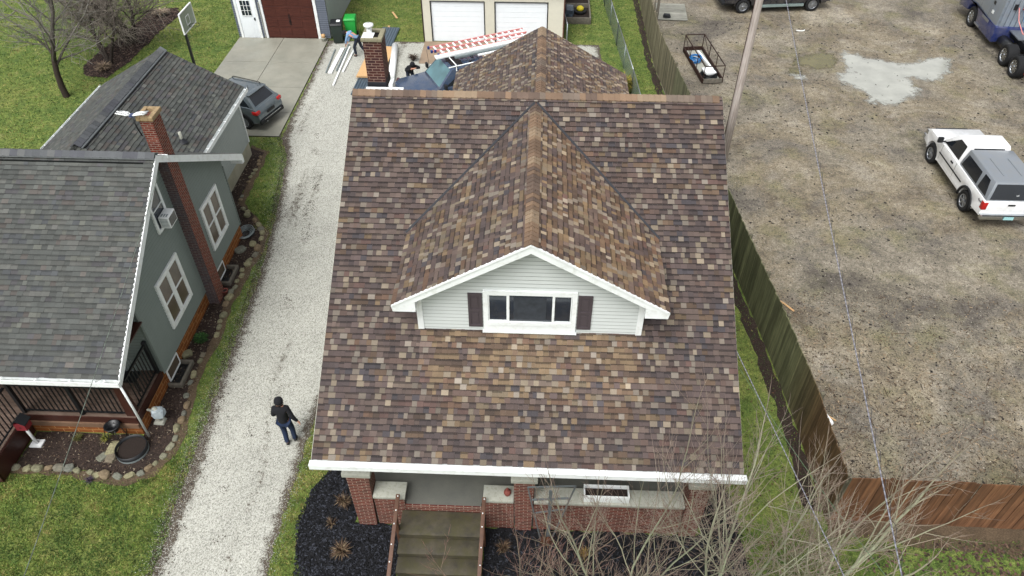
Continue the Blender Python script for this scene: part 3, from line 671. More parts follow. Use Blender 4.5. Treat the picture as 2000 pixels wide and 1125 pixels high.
mb=MB(); mb.box(-4.58,-4.07,17.985,18.0,6.7,7.12); mb.box(-4.09,-4.075,18.0,18.6,6.5,7.12); mb.build('flashing','tar',ch)
mb=MB(); mb.box(-4.6,-3.6,17.6,17.9,6.99,7.03); mb.box(-4.0,-3.9,17.9,18.3,6.95,7.1); mb.build('flashing','white',H)

# ------------------------------------------------------------------ neighbour house on the left
N=thing('house','dark grey sided house with grey shingle roof, brick chimney and railed porch','house',(0,0,0))
nx0,nx1=-22.,-9.97; ny0,nyr,ny1=11.18,16.12,20.95; nz0,nzr,nz1=2.70,5.88,2.84
v=np.array([0,nyr-ny0,nzr-nz0]); vl=np.linalg.norm(v)
nr=roof_deck('roof',[(nx0,ny0+.02,nz0-.01),(nx1-.02,ny0+.02,nz0-.01),(nx1-.02,nyr,nzr-.01),(nx0,nyr,nzr-.01)],.13,'white',N)
shingles('front_shingles',(nx0,ny0,nz0),(1,0,0),v/vl,nx1-nx0,vl,.135,.16,'grey',nr,lightp=.06,band=.68)
v=np.array([0,nyr-ny1,nzr-nz1]); vl=np.linalg.norm(v)
nr2=roof_deck('roof',[(nx0,nyr,nzr-.01),(nx1-.02,nyr,nzr-.01),(nx1-.02,ny1-.02,nz1-.01),(nx0,ny1-.02,nz1-.01)],.13,'white',N)
shingles('rear_shingles',(nx1,ny1,nz1),(-1,0,0),v/vl,nx1-nx0,vl,.135,.16,'grey',nr2,lightp=.06,band=.68)
mb=MB()
for s in (-1,1): mb.face([(nx0,nyr,nzr+.10),(nx1,nyr,nzr+.10),(nx1,nyr+s*.17,nzr-.02),(nx0,nyr+s*.17,nzr-.02)][::s])
mb.face([(nx1,nyr,nzr+.1),(nx1,nyr-.17,nzr-.02),(nx1,nyr+.17,nzr-.02)]); mb.build('ridge_vent',paint('ridge_vent','5b5f5f',.85,var=.35,scale=6),N)
ridge_caps('ridge_cap',(nx0,nyr,nzr+.085),(nx1,nyr,nzr+.085),(0,1,0),.7,N,'grey',expo=.2,wide=.15,rise=.012)
MB().box(nx0,nx1-.3,nyr-.215,nyr-.185,nzr-.13,nzr-.09).build('painted_vent_shadow','black',N)  # black strip painting in the shadow line below the ridge vent
mb=MB(); mb.hexa([(nx1-.02,ny0,nz0-.2),(nx1+.015,ny0,nz0-.2),(nx1+.015,nyr,nzr-.2),(nx1-.02,nyr,nzr-.2),(nx1-.02,ny0,nz0+.015),(nx1+.015,ny0,nz0+.015),(nx1+.015,nyr,nzr+.015),(nx1-.02,nyr,nzr+.015)])
mb.build('rake_board','white',N)
mb=MB(); mb.hexa([(nx1-.02,ny1,nz1-.24),(nx1+.015,ny1,nz1-.24),(nx1+.015,nyr,nzr-.2),(nx1-.02,nyr,nzr-.2),(nx1-.02,ny1,nz1+.015),(nx1+.015,ny1,nz1+.015),(nx1+.015,nyr,nzr+.015),(nx1-.02,nyr,nzr+.015)][::1])
mb.box(nx1-.4,nx1+.012,ny1-.12,ny1+.03,nz1-.3,nz1-.05); mb.build('rake_board','white',N)
gt=MB(); gt.box(nx0,nx1+.03,ny0-.12,ny0-.105,nz0-.14,nz0-.01); gt.box(nx0,nx1+.03,ny0-.105,ny0+.0,nz0-.14,nz0-.125); gt.box(nx1+.018,nx1+.03,ny0-.105,ny0+.01,nz0-.125,nz0-.01)
for i in range(14): x=nx1-.35-i*.85; gt.box(x-.015,x+.015,ny0-.105,ny0+.0,nz0-.03,nz0-.015)
gt=gt.build('gutter','white',N)
MB().tube([(nx1+.0,ny0-.06,nz0-.08),(nx1-.03,ny0+.0,1.6),(nx1-.22,ny0+.22,.12)],.04,4).build('downspout','white',N)
wxp=-10.35
def ng(z):
    if z<2.9: return (13.2,20.1)
    lo=nyr-(nzr-.1-z)/.645; hi=nyr+(nzr-.1-z)/.629; return (max(lo,13.2),min(hi,20.1))
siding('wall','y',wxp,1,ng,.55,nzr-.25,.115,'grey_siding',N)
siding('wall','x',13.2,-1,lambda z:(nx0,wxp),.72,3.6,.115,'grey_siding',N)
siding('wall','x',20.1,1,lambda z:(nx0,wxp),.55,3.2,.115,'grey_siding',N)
MB().box(wxp-.02,wxp+.03,20.07,20.13,.5,2.9).build('corner_trim','grey_siding',N); MB().box(wxp-.03,wxp+.03,13.17,13.24,.7,3.6).build('corner_trim','grey_siding',N)
MB().box(nx0,wxp-.02,13.22,20.08,0,.56).build('foundation','brick_orange',N)
for y0,y1 in ((14.35,15.82),(17.84,19.22)):
    w=window(N,'y',wxp+.012,1,y0,y1,1.17,2.83,2,2,fw=.13,mull=.17,out=.06,glass='glass_brown')
window(N,'y',wxp+.012,1,15.45,16.2,3.76,5.06,1,2,fw=.09,out=.05)
for y0,y1 in ((17.55,18.15),(13.3,14.05)):
    window(N,'y',wxp+.0,1,y0,y1,.10,.52,1,1,fw=.04,name='basement_window',glass='glass_brown',out=.035)
# tall brick chimney on the gable
c=MB().box(-10.37,-10.03,16.62,17.12,0,6.62).build('chimney','brick_red',N)
MB().box(-10.375,-10.032,16.608,16.619,.0,5.55).build('shaded_south_face','brick_shaded',c)  # thin facing of darkened brick, shade painted onto this side
mb=MB()
for a,b,cc,d in ((-10.42,-10.30,16.57,17.17),(-10.10,-9.97,16.57,17.17),(-10.30,-10.10,16.57,16.69),(-10.30,-10.10,17.05,17.17)): mb.box(a,b,cc,d,6.62,6.74)
mb.build('cap',paint('mortar_cap','a08a68',.9,var=.4,scale=14),c,bevel=.015); MB().box(-10.3,-10.10,16.69,17.05,6.55,6.63).build('flue_opening','brick_red',c)
mb=MB(); mb.box(-10.5,-9.93,16.58,16.607,5.50,5.62); mb.build('flashing','white',c)
# wing at the back
wx0,wx1,wxc,wze,wzr,wye=-16.88,-11.34,-14.1,2.8,4.31,25.65; wl=math.hypot(wx1-wxc,wzr-wze); wsl=(wzr-wze)/(wx1-wxc)
for s in (-1,1):
    x0=wx0 if s<0 else wx1; vv=np.array([wxc-x0,0,wzr-wze]); q=np.linalg.norm(vv)
    p=[(wxc,18.2,wzr-.01),(x0,20.6,wze-.01),(x0,wye-.02,wze-.01),(wxc,wye-.02,wzr-.01)]
    dk=roof_deck('wing_roof',p if s<0 else p[::-1],.12,'white',N)
    shingles('wing_shingles',(x0,18.6,wze),(0,1,0),vv/q,wye-18.6,q,.135,.16,'grey',dk,lightp=.08,band=.68)
    mb=MB(); mb.box(min(x0,x0+s*.1),max(x0,x0+s*.1),21.0,wye,wze-.15,wze-.135); mb.box(min(x0+s*.1,x0+s*.112),max(x0+s*.1,x0+s*.112),21.0,wye,wze-.15,wze+.0)
    mb.box(min(x0,x0+s*.112),max(x0,x0+s*.112),21.0,21.015,wze-.15,wze)
    for i in range(8): mb.box(min(x0,x0+s*.1),max(x0,x0+s*.1),21.3+i*.6,21.33+i*.6,wze-.02,wze-.005)
    mb.build('gutter','white',N)
mb=MB()
for s in (-1,1): mb.face([(wxc,18.9,wzr+.09),(wxc,wye+.01,wzr+.09),(wxc+s*.2,wye+.01,wzr-.06),(wxc+s*.2,18.9,wzr-.06)][::-s])
mb.build('ridge_vent',paint('ridge_vent_pale','6d7274',.85,var=.3,scale=6),N)
MB().box(wxc+.205,wxc+.235,19.0,wye-.05,wzr-.10,wzr-.06).build('painted_vent_shadow','black',N)  # black strip standing in for shadow along the vent's east edge
ridge_caps('wing_ridge_cap',(wxc,18.9,wzr+.08),(wxc,wye,wzr+.08),(1,0,0),.7,N,'grey',expo=.2,wide=.16,rise=.012)
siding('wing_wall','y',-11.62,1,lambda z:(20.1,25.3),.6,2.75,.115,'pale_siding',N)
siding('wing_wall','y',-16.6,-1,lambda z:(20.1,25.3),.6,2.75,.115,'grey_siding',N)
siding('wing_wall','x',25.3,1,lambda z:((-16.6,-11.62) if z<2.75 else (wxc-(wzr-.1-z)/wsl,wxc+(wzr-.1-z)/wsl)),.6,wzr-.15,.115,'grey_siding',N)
MB().box(-16.58,-11.60,20.2,25.28,0,.62).build('wing_foundation','foundation',N)
MB().box(-11.62,-11.57,25.27,25.33,.6,2.75).build('corner_trim','white',N)
vp=MB().tube([(-11.97,21.15,3.0),(-11.97,21.15,3.52)],.05,10).build('vent_pipe','stone_grey',N)
MB().lathe([(.17,3.13),(.09,3.22),(.06,3.28)],(-11.97,21.15,0),n=12).build('flashing_boot','tar',vp)
# porch
pd=MB()
for i in range(13): pd.box(nx0,-10.42,11.56+i*.127,11.56+i*.127+.12,.66,.70,jit((1,1,1),.15))
pd.build('porch_deck','deck_wood',N)
mb=MB(); mb.box(nx0,-10.40,11.535,11.56,.45,.69); mb.box(-10.42,-10.38,11.56,13.2,.45,.695); mb.build('rim_board','mahogany',N)
MB().box(nx0,-10.40,11.48,11.56,.32,.47).build('ledge',paint('ledge','735a47',.7,var=.3,scale=5),N)
MB().box(nx0,-10.41,11.54,11.6,0,.33).build('porch_foundation','brick_orange',N); MB().box(-10.44,-10.385,11.6,13.2,0,.45).build('porch_foundation','brick_orange',N)
MB().frus((-10.66,-10.44,11.6,11.82),(-10.62,-10.46,11.62,11.78),.7,2.62).build('porch_column','mahogany',N)
MB().box(nx0,-10.3,11.5,11.7,2.45,2.62).build('porch_beam','mahogany',N)
MB().box(nx0,-10.25,11.3,13.2,2.62,2.66).build('porch_ceiling','mahogany',N)
dk=MB()
for i in range(14): dk.box(-18,-13.42,9.95+i*.116,9.95+i*.116+.11,.66,.70,jit((1,1,1),.15))
dk.build('deck_extension','deck_wood',N)
mb=MB(); mb.box(-13.44,-13.36,9.93,11.5,.05,.69); mb.box(-18,-13.36,9.9,9.95,.05,.69); mb.build('deck_skirt','mahogany',N)
def railing(a,b,z,h=1.15,posts=True):
    a=Vector(a);b=Vector(b); mb=MB(); d=b-a; L=d.length
    mb.beam((a.x,a.y,z+h),(b.x,b.y,z+h),.055,.05); mb.beam((a.x,a.y,z+.12),(b.x,b.y,z+.12),.035,.035)
    n=int(L/.125)
    for i in range(1,n): p=a+d*i/n; mb.beam((p.x,p.y,z+.12),(p.x,p.y,z+h),.024,.024,up=(0,1,0))
    r=mb.build('railing','black',N)
def newel(x,y,z=.7,h=1.22):
    p=MB().box(x-.045,x+.045,y-.045,y+.045,z,z+h).build('newel_post','black',N); MB().frus((x-.06,x+.06,y-.06,y+.06),(x-.02,x+.02,y-.02,y+.02),z+h,z+h+.05).build('post_cap','black',p)
railing((-13.36,11.62),(-11.9,11.62),.7); railing((-11.8,11.62),(-10.62,11.62),.7); railing((-10.44,11.85),(-10.44,13.05),.7); railing((-13.42,11.5),(-13.42,10.05),.7)
for x,y in ((-13.42,11.62),(-11.85,11.62),(-10.44,13.12),(-13.42,10.0)): newel(x,y)
railing((-18,10.0),(-13.5,10.0),.7)
dd=MB().box(-12.6,-11.7,13.14,13.18,.72,2.6).build('door','walnut',N); MB().ball((-11.8,13.12,1.7),.03).build('handle','chrome',dd)

# ------------------------------------------------------------------ fences, pole, cables
def wood_fence(name,label,pts,h,parent_tones,post_side=1,lean=0):
    t=thing(name,label,'fence',(pts[0][0],pts[0][1],0)); ox,oy=pts[0]
    mb=MB(); rl=MB(); posts=[]; acc=0
    for (xa,ya),(xb,yb) in zip(pts,pts[1:]):
        d=Vector((xb-xa,yb-ya,0)); L=d.length; d/=L; nn=Vector((-d.y,d.x,0)); n=max(1,int(L/.145))
        for i in range(n):
            f=(i+.5)/n; p=Vector((xa-ox,ya-oy,0))+d*L*f; w=L/n*.47; hh=h+random.uniform(-.03,.03); k=parent_tones(xa+d.x*L*f,ya+d.y*L*f); off=nn*random.uniform(-.006,.006); le=d*random.uniform(-.02,.02)
            a=p-d*w+off; b=p+d*w+off; th=nn*.011
            mb.hexa([a-th,b-th,b+th,a+th]+[q+Vector((0,0,hh))+le for q in (a-th,b-th,b+th,a+th)],jit(k,.34))
        for z in (.35,1.0,1.6):
            if z<h: rl.beam(Vector((xa-ox,ya-oy,z))+nn*post_side*.05,Vector((xb-ox,yb-oy,z))+nn*post_side*.05,.04,.085)
        k=max(1,int(round(L/2.4)))
        for i in range(k): posts.append(Vector((xa-ox,ya-oy,0))+d*L*i/k+nn*post_side*.11)
    mb.build('board_panel','fence_wood',t); rl.build('rail','fence_wood',t)
    for p in posts: MB().box(p.x-.045,p.x+.045,p.y-.045,p.y+.045,0,h-.05).build('post','fence_wood',t)
    return t
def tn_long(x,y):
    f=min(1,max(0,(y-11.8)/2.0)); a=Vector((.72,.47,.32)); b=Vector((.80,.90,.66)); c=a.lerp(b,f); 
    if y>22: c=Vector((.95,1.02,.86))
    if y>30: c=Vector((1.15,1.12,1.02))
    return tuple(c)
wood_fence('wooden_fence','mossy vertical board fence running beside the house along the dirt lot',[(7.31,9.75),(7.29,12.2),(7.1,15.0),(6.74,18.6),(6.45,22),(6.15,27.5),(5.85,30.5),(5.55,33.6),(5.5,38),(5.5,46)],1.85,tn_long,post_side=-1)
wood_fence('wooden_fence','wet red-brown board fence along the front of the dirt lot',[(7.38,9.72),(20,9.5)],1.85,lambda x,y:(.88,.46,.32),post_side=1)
def chain_fence(pts,h,label):
    t=thing('chain_link_fence',label,'fence',(pts[0][0],pts[0][1],0)); ox,oy=pts[0]; mb=MB(); rl=MB()
    for (xa,ya),(xb,yb) in zip(pts,pts[1:]):
        mb.face([(xa-ox,ya-oy,.02),(xb-ox,yb-oy,.02),(xb-ox,yb-oy,h),(xa-ox,ya-oy,h)]); rl.tube([(xa-ox,ya-oy,h),(xb-ox,yb-oy,h)],.024,6)
        L=math.hypot(xb-xa,yb-ya); k=max(1,round(L/2.5))
        for i in range(k+1): x=xa+(xb-xa)*i/k-ox; y=ya+(yb-ya)*i/k-oy; MB().tube([(x,y,0),(x,y,h+.04)],.028,7).build('post','steel',t)
    mb.build('mesh_panel','chainlink',t); rl.build('top_rail','alloy',t); return t
chain_fence([(4.42,26.5),(4.2,31),(3.85,36),(3.5,41),(3.2,47)],1.15,'long galvanised chain link fence crossing the back lawn')
chain_fence([(1.32,35.9),(1.12,37.9)],1.1,'short galvanised chain link panel beside the white garage')
pl=thing('utility_pole','tall weathered wooden utility pole at the edge of the dirt lot','utility pole',(7.4,25.4,0))
MB().tube([(0,0,0),(.0,0,3),(0,0,6.6),(.02,0,11.5)],[.165,.15,.135,.11],14).build('pole_shaft','pole_wood',pl,fixn=False)
mb=MB()
mb.tube([(-.16,-.03,0),(-.145,-.03,6.6)],.012,4); mb.build('ground_wire','rust',pl)
MB().box(-.25,.25,-.06,.06,9.3,9.42).build('crossarm','greywood',pl); 
def cable(label,a,b,sag,r,c1,c2,seg=.16,group=None,second=None):
    a=Vector(a);b=Vector(b); L=(b-a).length; n=max(8,int(L/seg)); P=[];T=[]
    for i in range(n+1):
        f=i/n; p=a+(b-a)*f; p.z-=4*sag*f*(1-f); P.append(p); T.append(lin(c1) if (i//1)%2 else lin(c2))
    mb=MB(); mb.tube(P,r,5,T)
    if second:
        mb.tube([p+Vector((second,0,-.05*math.sin(i*.9))) for i,p in enumerate(P)],r*.4,4,lin('2a2c30'))
    o=mb.build('overhead_cable','cable'); return tag(o,label,'cable')
cable('long twisted black and white cable running from the utility pole over the fence',(7.28,25.3,8.9),(3.2,-3,8.5),.15,.009,'8e8e96','6a6a73',.05,second=.03)
cable('twisted service cable dropping from the house wall over the side fence',(4.15,14.6,3.95),(5.6,-1,6.3),.0,.0095,'8e8e96','6a6a73',.05,second=.0)
cable('thin grey service wire reaching the gable of the grey house',(-9.98,16.0,5.45),(-7.2,4.5,6.2),.12,.007,'6f7a70','5a6258')
cable('thin dark wire drooping beside the service cable at the side yard',(4.45,13.2,3.3),(6.9,4,4.6),.35,.006,'5b7358','5b7358')

# ------------------------------------------------------------------ garages
G=thing('garage','slate-sided garage with white nine-pane door and walnut overhead door','garage',(-13.1,36.15,0))
def sh(o,dx,dy): return o
y0=0
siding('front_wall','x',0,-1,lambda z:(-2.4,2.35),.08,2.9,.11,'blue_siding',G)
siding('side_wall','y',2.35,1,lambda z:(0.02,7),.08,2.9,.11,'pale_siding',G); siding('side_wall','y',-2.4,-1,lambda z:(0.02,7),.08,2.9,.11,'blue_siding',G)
MB().box(-2.38,2.33,.03,6.98,0,.1).build('foundation','foundation',G)
MB().box(-2.38,2.33,.03,6.98,2.9,2.95).build('roof','white',G); shingles('roof_shingles',(-2.6,-.3,2.8),(1,0,0),np.array([0,.85,.53]),5.2,4.3,.14,.2,'grey',G); 
shingles('roof_shingles',(2.6,7.3,2.8),(-1,0,0),np.array([0,-.85,.53]),5.2,4.3,.14,.2,'grey',G)
mb=MB()
for a,b in ((-.98,-.86),(1.72,1.86)): mb.box(a,b,-.06,-.002,0,2.35)
mb.box(-.86,1.72,-.06,-.002,2.2,2.35); mb.build('door_trim','white',G)
gd=MB()
for j in range(4):
    gd.box(-.84,1.70,-.03,-.005,.05+j*.54,.05+j*.54+.53)
    for i in range(4):
        x=-.78+i*.63; 
        gd.box(x,x+.55,-.042,-.03,.05+j*.54+.06,.05+j*.54+.47); 
        for q in range(5): gd.box(x+.02+q*.106,x+.11+q*.106,-.048,-.042,.05+j*.54+.08,.05+j*.54+.45)
gd=gd.build('overhead_door','walnut',G)
MB().box(.35,.47,-.06,-.045,.9,.94).box(.37,.39,-.06,-.045,.75,1.3).box(.43,.45,-.06,-.045,.75,1.3).build('handle','black',gd)
mb=MB(); mb.box(-2.26,-2.14,-.07,-.002,0,2.3); mb.box(-1.28,-1.16,-.07,-.002,0,2.3); mb.build('door_trim','white',G)
wd=MB().box(-2.13,-1.29,-.045,-.004,.03,2.12).build('door','door_white',G,bevel=.004)
window(G,'x',-.045,-1,-1.98,-1.44,1.18,1.98,3,3,fw=.03,mull=.025,out=.02)
MB().ball((-1.37,-.09,1.02),.035).build('handle','black',wd); MB().box(-1.40,-1.34,-.07,-.045,.95,1.1).build('latch_plate','black',wd)
MB().box(-1.02,-.995,-.12,-.06,0,1.9).build('downspout','stone_grey',G)
Wg=thing('garage','cream garage with two plain white overhead doors','garage',(-2.4,36.1,0))
mb=MB()
for a,b in ((-3.5,-3.1),(-.42,.1),(2.72,3.5)): mb.box(a,b,0,.15,0,2.6)
mb.box(-3.1,-.42,0,.15,2.1,2.6); mb.box(.1,2.72,0,.15,2.1,2.6); mb.build('front_wall','cream',Wg); MB().box(-3.5,3.5,5.8,5.95,0,2.6).build('rear_wall','cream',Wg)
MB().box(-3.56,-3.5,-.02,6,0,2.6).build('side_wall','brown_frame',Wg); MB().box(3.5,3.56,-.02,6,0,2.6).build('side_wall',paint('rusty_red_wall','5e3a30',.8,var=.4),Wg)
MB().box(-3.7,3.7,-.2,6.2,2.6,2.75).build('roof','brown_frame',Wg)
for a,b in ((-3.1,-.42),(.1,2.72)):
    d=MB()
    for j in range(8): d.box(a+.03,b-.03,.05,.075,.02+j*.257,.02+j*.257+.25)
    d=d.build('overhead_door','door_white',Wg)
    f=MB(); f.box(a-.02,a+.03,-.02,.05,0,2.1); f.box(b-.03,b+.02,-.02,.05,0,2.1); f.box(a+.03,b-.03,-.02,.05,2.06,2.1); f.build('door_frame','black',d)

# ------------------------------------------------------------------ vehicles
def arc(cx,cz,r,n=9,a0=0,a1=PI): return [(cx+r*math.cos(a0+(a1-a0)*i/n),cz+r*math.sin(a0+(a1-a0)*i/n)) for i in range(n+1)]
def slab(parent,name,prof,hw,mat,bevel=.05,fy=None):
    fy=fy or (lambda x,z:1.0); mb=MB(); n=len(prof)
    Lp=[(x,hw*fy(x,z),z) for x,z in prof]; Rp=[(x,-hw*fy(x,z),z) for x,z in prof]
    mb.v=Lp+Rp; mb.f=[tuple(range(n)),tuple(range(2*n-1,n-1,-1))]+[(i,i+n,(i+1)%n+n,(i+1)%n) for i in range(n)]
    mb.t=[None]*(n+2); mb.sm=[False]*(n+2); return mb.build(name,mat,parent,bevel=bevel,fixn=True)
def patch(parent,name,quad,rect,mat,off=.006,th=.012,trim=None):
    """thin panel on a bilinear quad (bl,br,tr,tl), rect=(s0,s1,t0,t1) or 4 (s,t)"""
    q=[Vector(p) for p in quad]; n=(q[1]-q[0]).cross(q[3]-q[0]).normalized()
    if len(rect)==4 and not hasattr(rect[0],'__len__'): s0,s1,t0,t1=rect; rect=[(s0,t0),(s1,t0),(s1,t1),(s0,t1)]
    def at(s,t): return (q[0]*(1-s)+q[1]*s)*(1-t)+(q[3]*(1-s)+q[2]*s)*t
    P=[at(s,t) for s,t in rect]; mb=MB(); k=len(P)
    mb.v=[tuple(p+n*off) for p in P]+[tuple(p-n*th) for p in P]; mb.f=[tuple(range(k)),tuple(range(2*k-1,k-1,-1))]+[(i,i+k,(i+1)%k+k,(i+1)%k) for i in range(k)]
    mb.t=[None]*(k+2); mb.sm=[False]*(k+2); return mb.build(name,mat,parent,fixn=True)
def wheel(parent,x,y,r,w,rim='alloy',spokes=6,dish=1):
    s=1 if y>0 else -1
    t=MB().lathe([(r*.62,-w/2),(r*.93,-w/2),(r,-w/2+.03),(r,w/2-.03),(r*.93,w/2),(r*.62,w/2)],(x,y,r),'y',24,closed=True).build('tyre','rubber')
    wl_=bpy.data.objects.new('wheel',None); COL.objects.link(wl_); wl_.parent=parent; t.parent=wl_
    mb=MB(); f=s*w/2
    mb.lathe([(r*.64,f*.2),(r*.64,f*.98),(r*.58,f*1.0),(r*.56,f*.75)],(x,y,r),'y',24)
    mb.lathe([(0.001,f*.55),(r*.56,f*.45)],(x,y,r),'y',20); mb.lathe([(0.001,f*.98),(r*.13,f*.96),(r*.15,f*.6)],(x,y,r),'y',12)
    for i in range(spokes):
        a=2*PI*i/spokes; c,sn=math.cos(a),math.sin(a); mb.beam((x+r*.1*c,y+f*.82,r+r*.1*sn),(x+r*.58*c,y+f*.82,r+r*.58*sn),r*.13,.03,up=(0,1,0))
    mb.build('rim',rim,wl_)
    MB().lathe([(0.001,f*.40),(r*.6,f*.40)],(x,y,r),'y',16).build('brake','black',wl_)
def text_mesh(txt,size,mat,parent,mw,ext=.002):
    cu=bpy.data.curves.new('txt','FONT'); cu.body=txt; cu.size=size; cu.extrude=ext; cu.align_x='CENTER'; cu.align_y='CENTER'
    o=bpy.data.objects.new('txt',cu); me=bpy.data.meshes.new_from_object(o); bpy.data.objects.remove(o)
    r=link('lettering',me,mat,parent); r.matrix_local=mw; return r
def cab(parent,b,t,z0,z1,mat,name='cab',bevel=.06):
    (bx0,bx1,bh),(tx0,tx1,th)=b,t
    mb=MB(); mb.hexa([(bx0,-bh,z0),(bx1,-bh,z0),(bx1,bh,z0),(bx0,bh,z0),(tx0,-th,z1),(tx1,-th,z1),(tx1,th,z1),(tx0,th,z1)])
    o=mb.build(name,mat,parent,bevel=bevel,fixn=True)
    L=[(bx1,bh,z0),(bx0,bh,z0),(tx0,th,z1),(tx1,th,z1)]; Rr=[(bx0,-bh,z0),(bx1,-bh,z0),(tx1,-th,z1),(tx0,-th,z1)]
    F=[(bx1,-bh,z0),(bx1,bh,z0),(tx1,th,z1),(tx1,-th,z1)]; B=[(bx0,bh,z0),(bx0,-bh,z0),(tx0,-th,z1),(tx0,th,z1)]
    return o,dict(L=L,R=Rr,F=F,B=B)
def mirror(rect): return [(1-s,t) for s,t in rect][::-1]
def pickup(label,loc,rz,paintm,fwb=1.6,rwb=-1.6,front=2.45,rear=-2.75,hz=1.16,bz=1.18,cabr=(-.62,.98),wr=.40,wdt=.98,glass='glass_car',cat='pickup truck',rim='alloy',flare=True,zc=.55,roofz=1.86,wsg='glass_car'):
    t=thing('pickup_truck',label,cat,loc,rz); ar=wr+.09
    prof=[(front,zc),(fwb+ar,zc-.08)]+arc(fwb,wr,ar,9,.0,PI)+[(fwb-ar,zc-.1),(rwb+ar,zc-.1)]+arc(rwb,wr,ar,9,0,PI)+[(rwb-ar,zc),(rear,zc+.05),(rear,bz),(cabr[0],bz),(cabr[1]-.1,bz+.0),(cabr[1]+.1,hz),(front-.28,hz-.07),(front-.06,hz-.2)]
    slab(t,'body',prof,wdt,paintm,.075,lambda x,z:(1-.05*max(0,(x-fwb)/(front-fwb))**2)*(1-.03*max(0,z-.9)))
    MB().box(rear+.1,front-.15,-wdt+.28,wdt-.28,zc-.2,.95).build('chassis','black',t)
    c,F=cab(t,(cabr[0],cabr[1]+.28,wdt-.05),(cabr[0]+.12,cabr[1]-.42,wdt-.22),bz-.02,roofz,paintm)
    gl=[(.1,.1),(.93,.1),(.93,.88),(.36,.88)]  # s from front
    for k,q in (('L',gl),('R',mirror(gl))): patch(t,'side_window',F[k],[((p[0]),p[1]) for p in q],glass)
    patch(t,'windscreen',F['F'],(.06,.94,.1,.93),wsg); patch(t,'rear_window',F['B'],(.15,.85,.25,.85),glass)
    for x in (fwb,rwb):
        for s in (-1,1): wheel(t,x,s*(wdt-.12),wr,.26,rim)
    mb=MB(); 
    for s in (-1,1):
        y=s*(wdt+.16); m_=MB().box(cabr[1]-.02,cabr[1]+.08,min(y-.1,y+.1),max(y-.1,y+.1),bz+.05,bz+.27).build('mirror','dark',t,bevel=.02); MB().beam((cabr[1]+.02,s*(wdt-.08),bz+.08),(cabr[1]+.02,y,bz+.12),.04,.04).build('mirror_arm','dark',m_)
        hd=MB().box(cabr[0]+.25,cabr[0]+.42,s*wdt-.015+s*.01,s*wdt+.015+s*.01,bz-.2,bz-.15).build('door_handle','dark',t)
        MB().box(rwb+.6,fwb-.55,s*wdt-.012,s*wdt+.012,.78,.83).build('side_moulding','dark',t)
        mbf=MB()
        if flare:
            for cx in (rwb,):
                pts=arc(cx,wr,ar+.03,12,-.05,PI+.05); mbf.tube([(x,s*(wdt+.0),z) for x,z in pts],.05,6)
            mbf.build('fender_flare','dark',t)
        MB().box(rear-.012,rear+.16,s*(wdt-.16) if s>0 else -wdt-.004,wdt+.004 if s>0 else -(wdt-.16),.82,1.12).build('tail_light','taillight',t,bevel=.01)
        MB().box(front-.2,front-.03,s*(wdt-.32) if s>0 else -wdt+.02,wdt-.02 if s>0 else -(wdt-.32),.78,.96).build('headlight','chrome',t,bevel=.02)
        mg=MB()
        for x in (cabr[0]+.02,cabr[1]-.05): mg.box(x-.004,x+.004,s*wdt-.003,s*wdt+.003,.55,bz-.02)
        mg.build('door_gap','black',t)
    MB().box(front-.08,front-.01,-.62,.62,.72,.98).build('grille','dark',t)
    MB().box(front-.1,front+.1,-wdt+.03,wdt-.03,.48,.70).build('front_bumper','chrome',t,bevel=.03)
    MB().box(rear-.16,rear+.02,-wdt+.02,wdt-.02,.50,.66).build('rear_bumper','chrome' if flare else 'dark',t,bevel=.02)
    MB().box(rear-.162,rear-.14,-wdt+.06,wdt-.06,.66,.69).build('bumper_pad','dark',t)
    return t
# white pickup with grey cap
P1=pickup('white pickup truck with a grey cap over its bed parked on the dirt lot',(16.62,24.25,0),R(90),'car_white',fwb=1.62,rwb=-1.56,front=2.6,rear=-2.68,cabr=(-.28,1.05))
c,F=cab(P1,(-2.66,-.34,.95),(-2.42,-.32,.76),1.175,1.80,'topper','bed_cap',.03)
for k in 'LR':
    a=[(.05,.12),(.60,.12),(.58,.78),(.07,.78)]; b=[(.66,.12),(.93,.12),(.86,.86),(.68,.86)]
    for q in (a,b): patch(c,'cap_window',F[k],q if k=='R' and False else (q if k=='L' else mirror(q)),'glass_car')
patch(c,'cap_window',F['B'],(.06,.94,.08,.9),'glass_car')
mb=MB(); mb.box(-2.0,-.9,.30,.33,1.80,1.815); mb.box(-2.0,-.9,-.33,-.30,1.80,1.815); mb.build('roof_rib','topper',c)
MB().box(-.36,-.30,-.9,.9,1.16,1.19).build('seal','black',c)
MB().box(-2.698,-2.68,-.12,.12,1.0,1.06).build('tailgate_handle','black',P1)
pt=MB().box(-2.872,-2.86,-.17,.17,.53,.65).build('number_plate',paint('plate','9fd0d2',.5),P1); 
text_mesh('4x4',.15,'dark',P1,Matrix.Translation((-2.4,.985,1.02))@Matrix.Rotation(PI,4,'Z')@Matrix.Rotation(PI/2,4,'X'))
MB().box(-2.60,-2.588,-.10,-.06,1.28,1.40).box(-2.60,-2.588,-.13,-.05,1.36,1.40).build('sticker','white',P1)
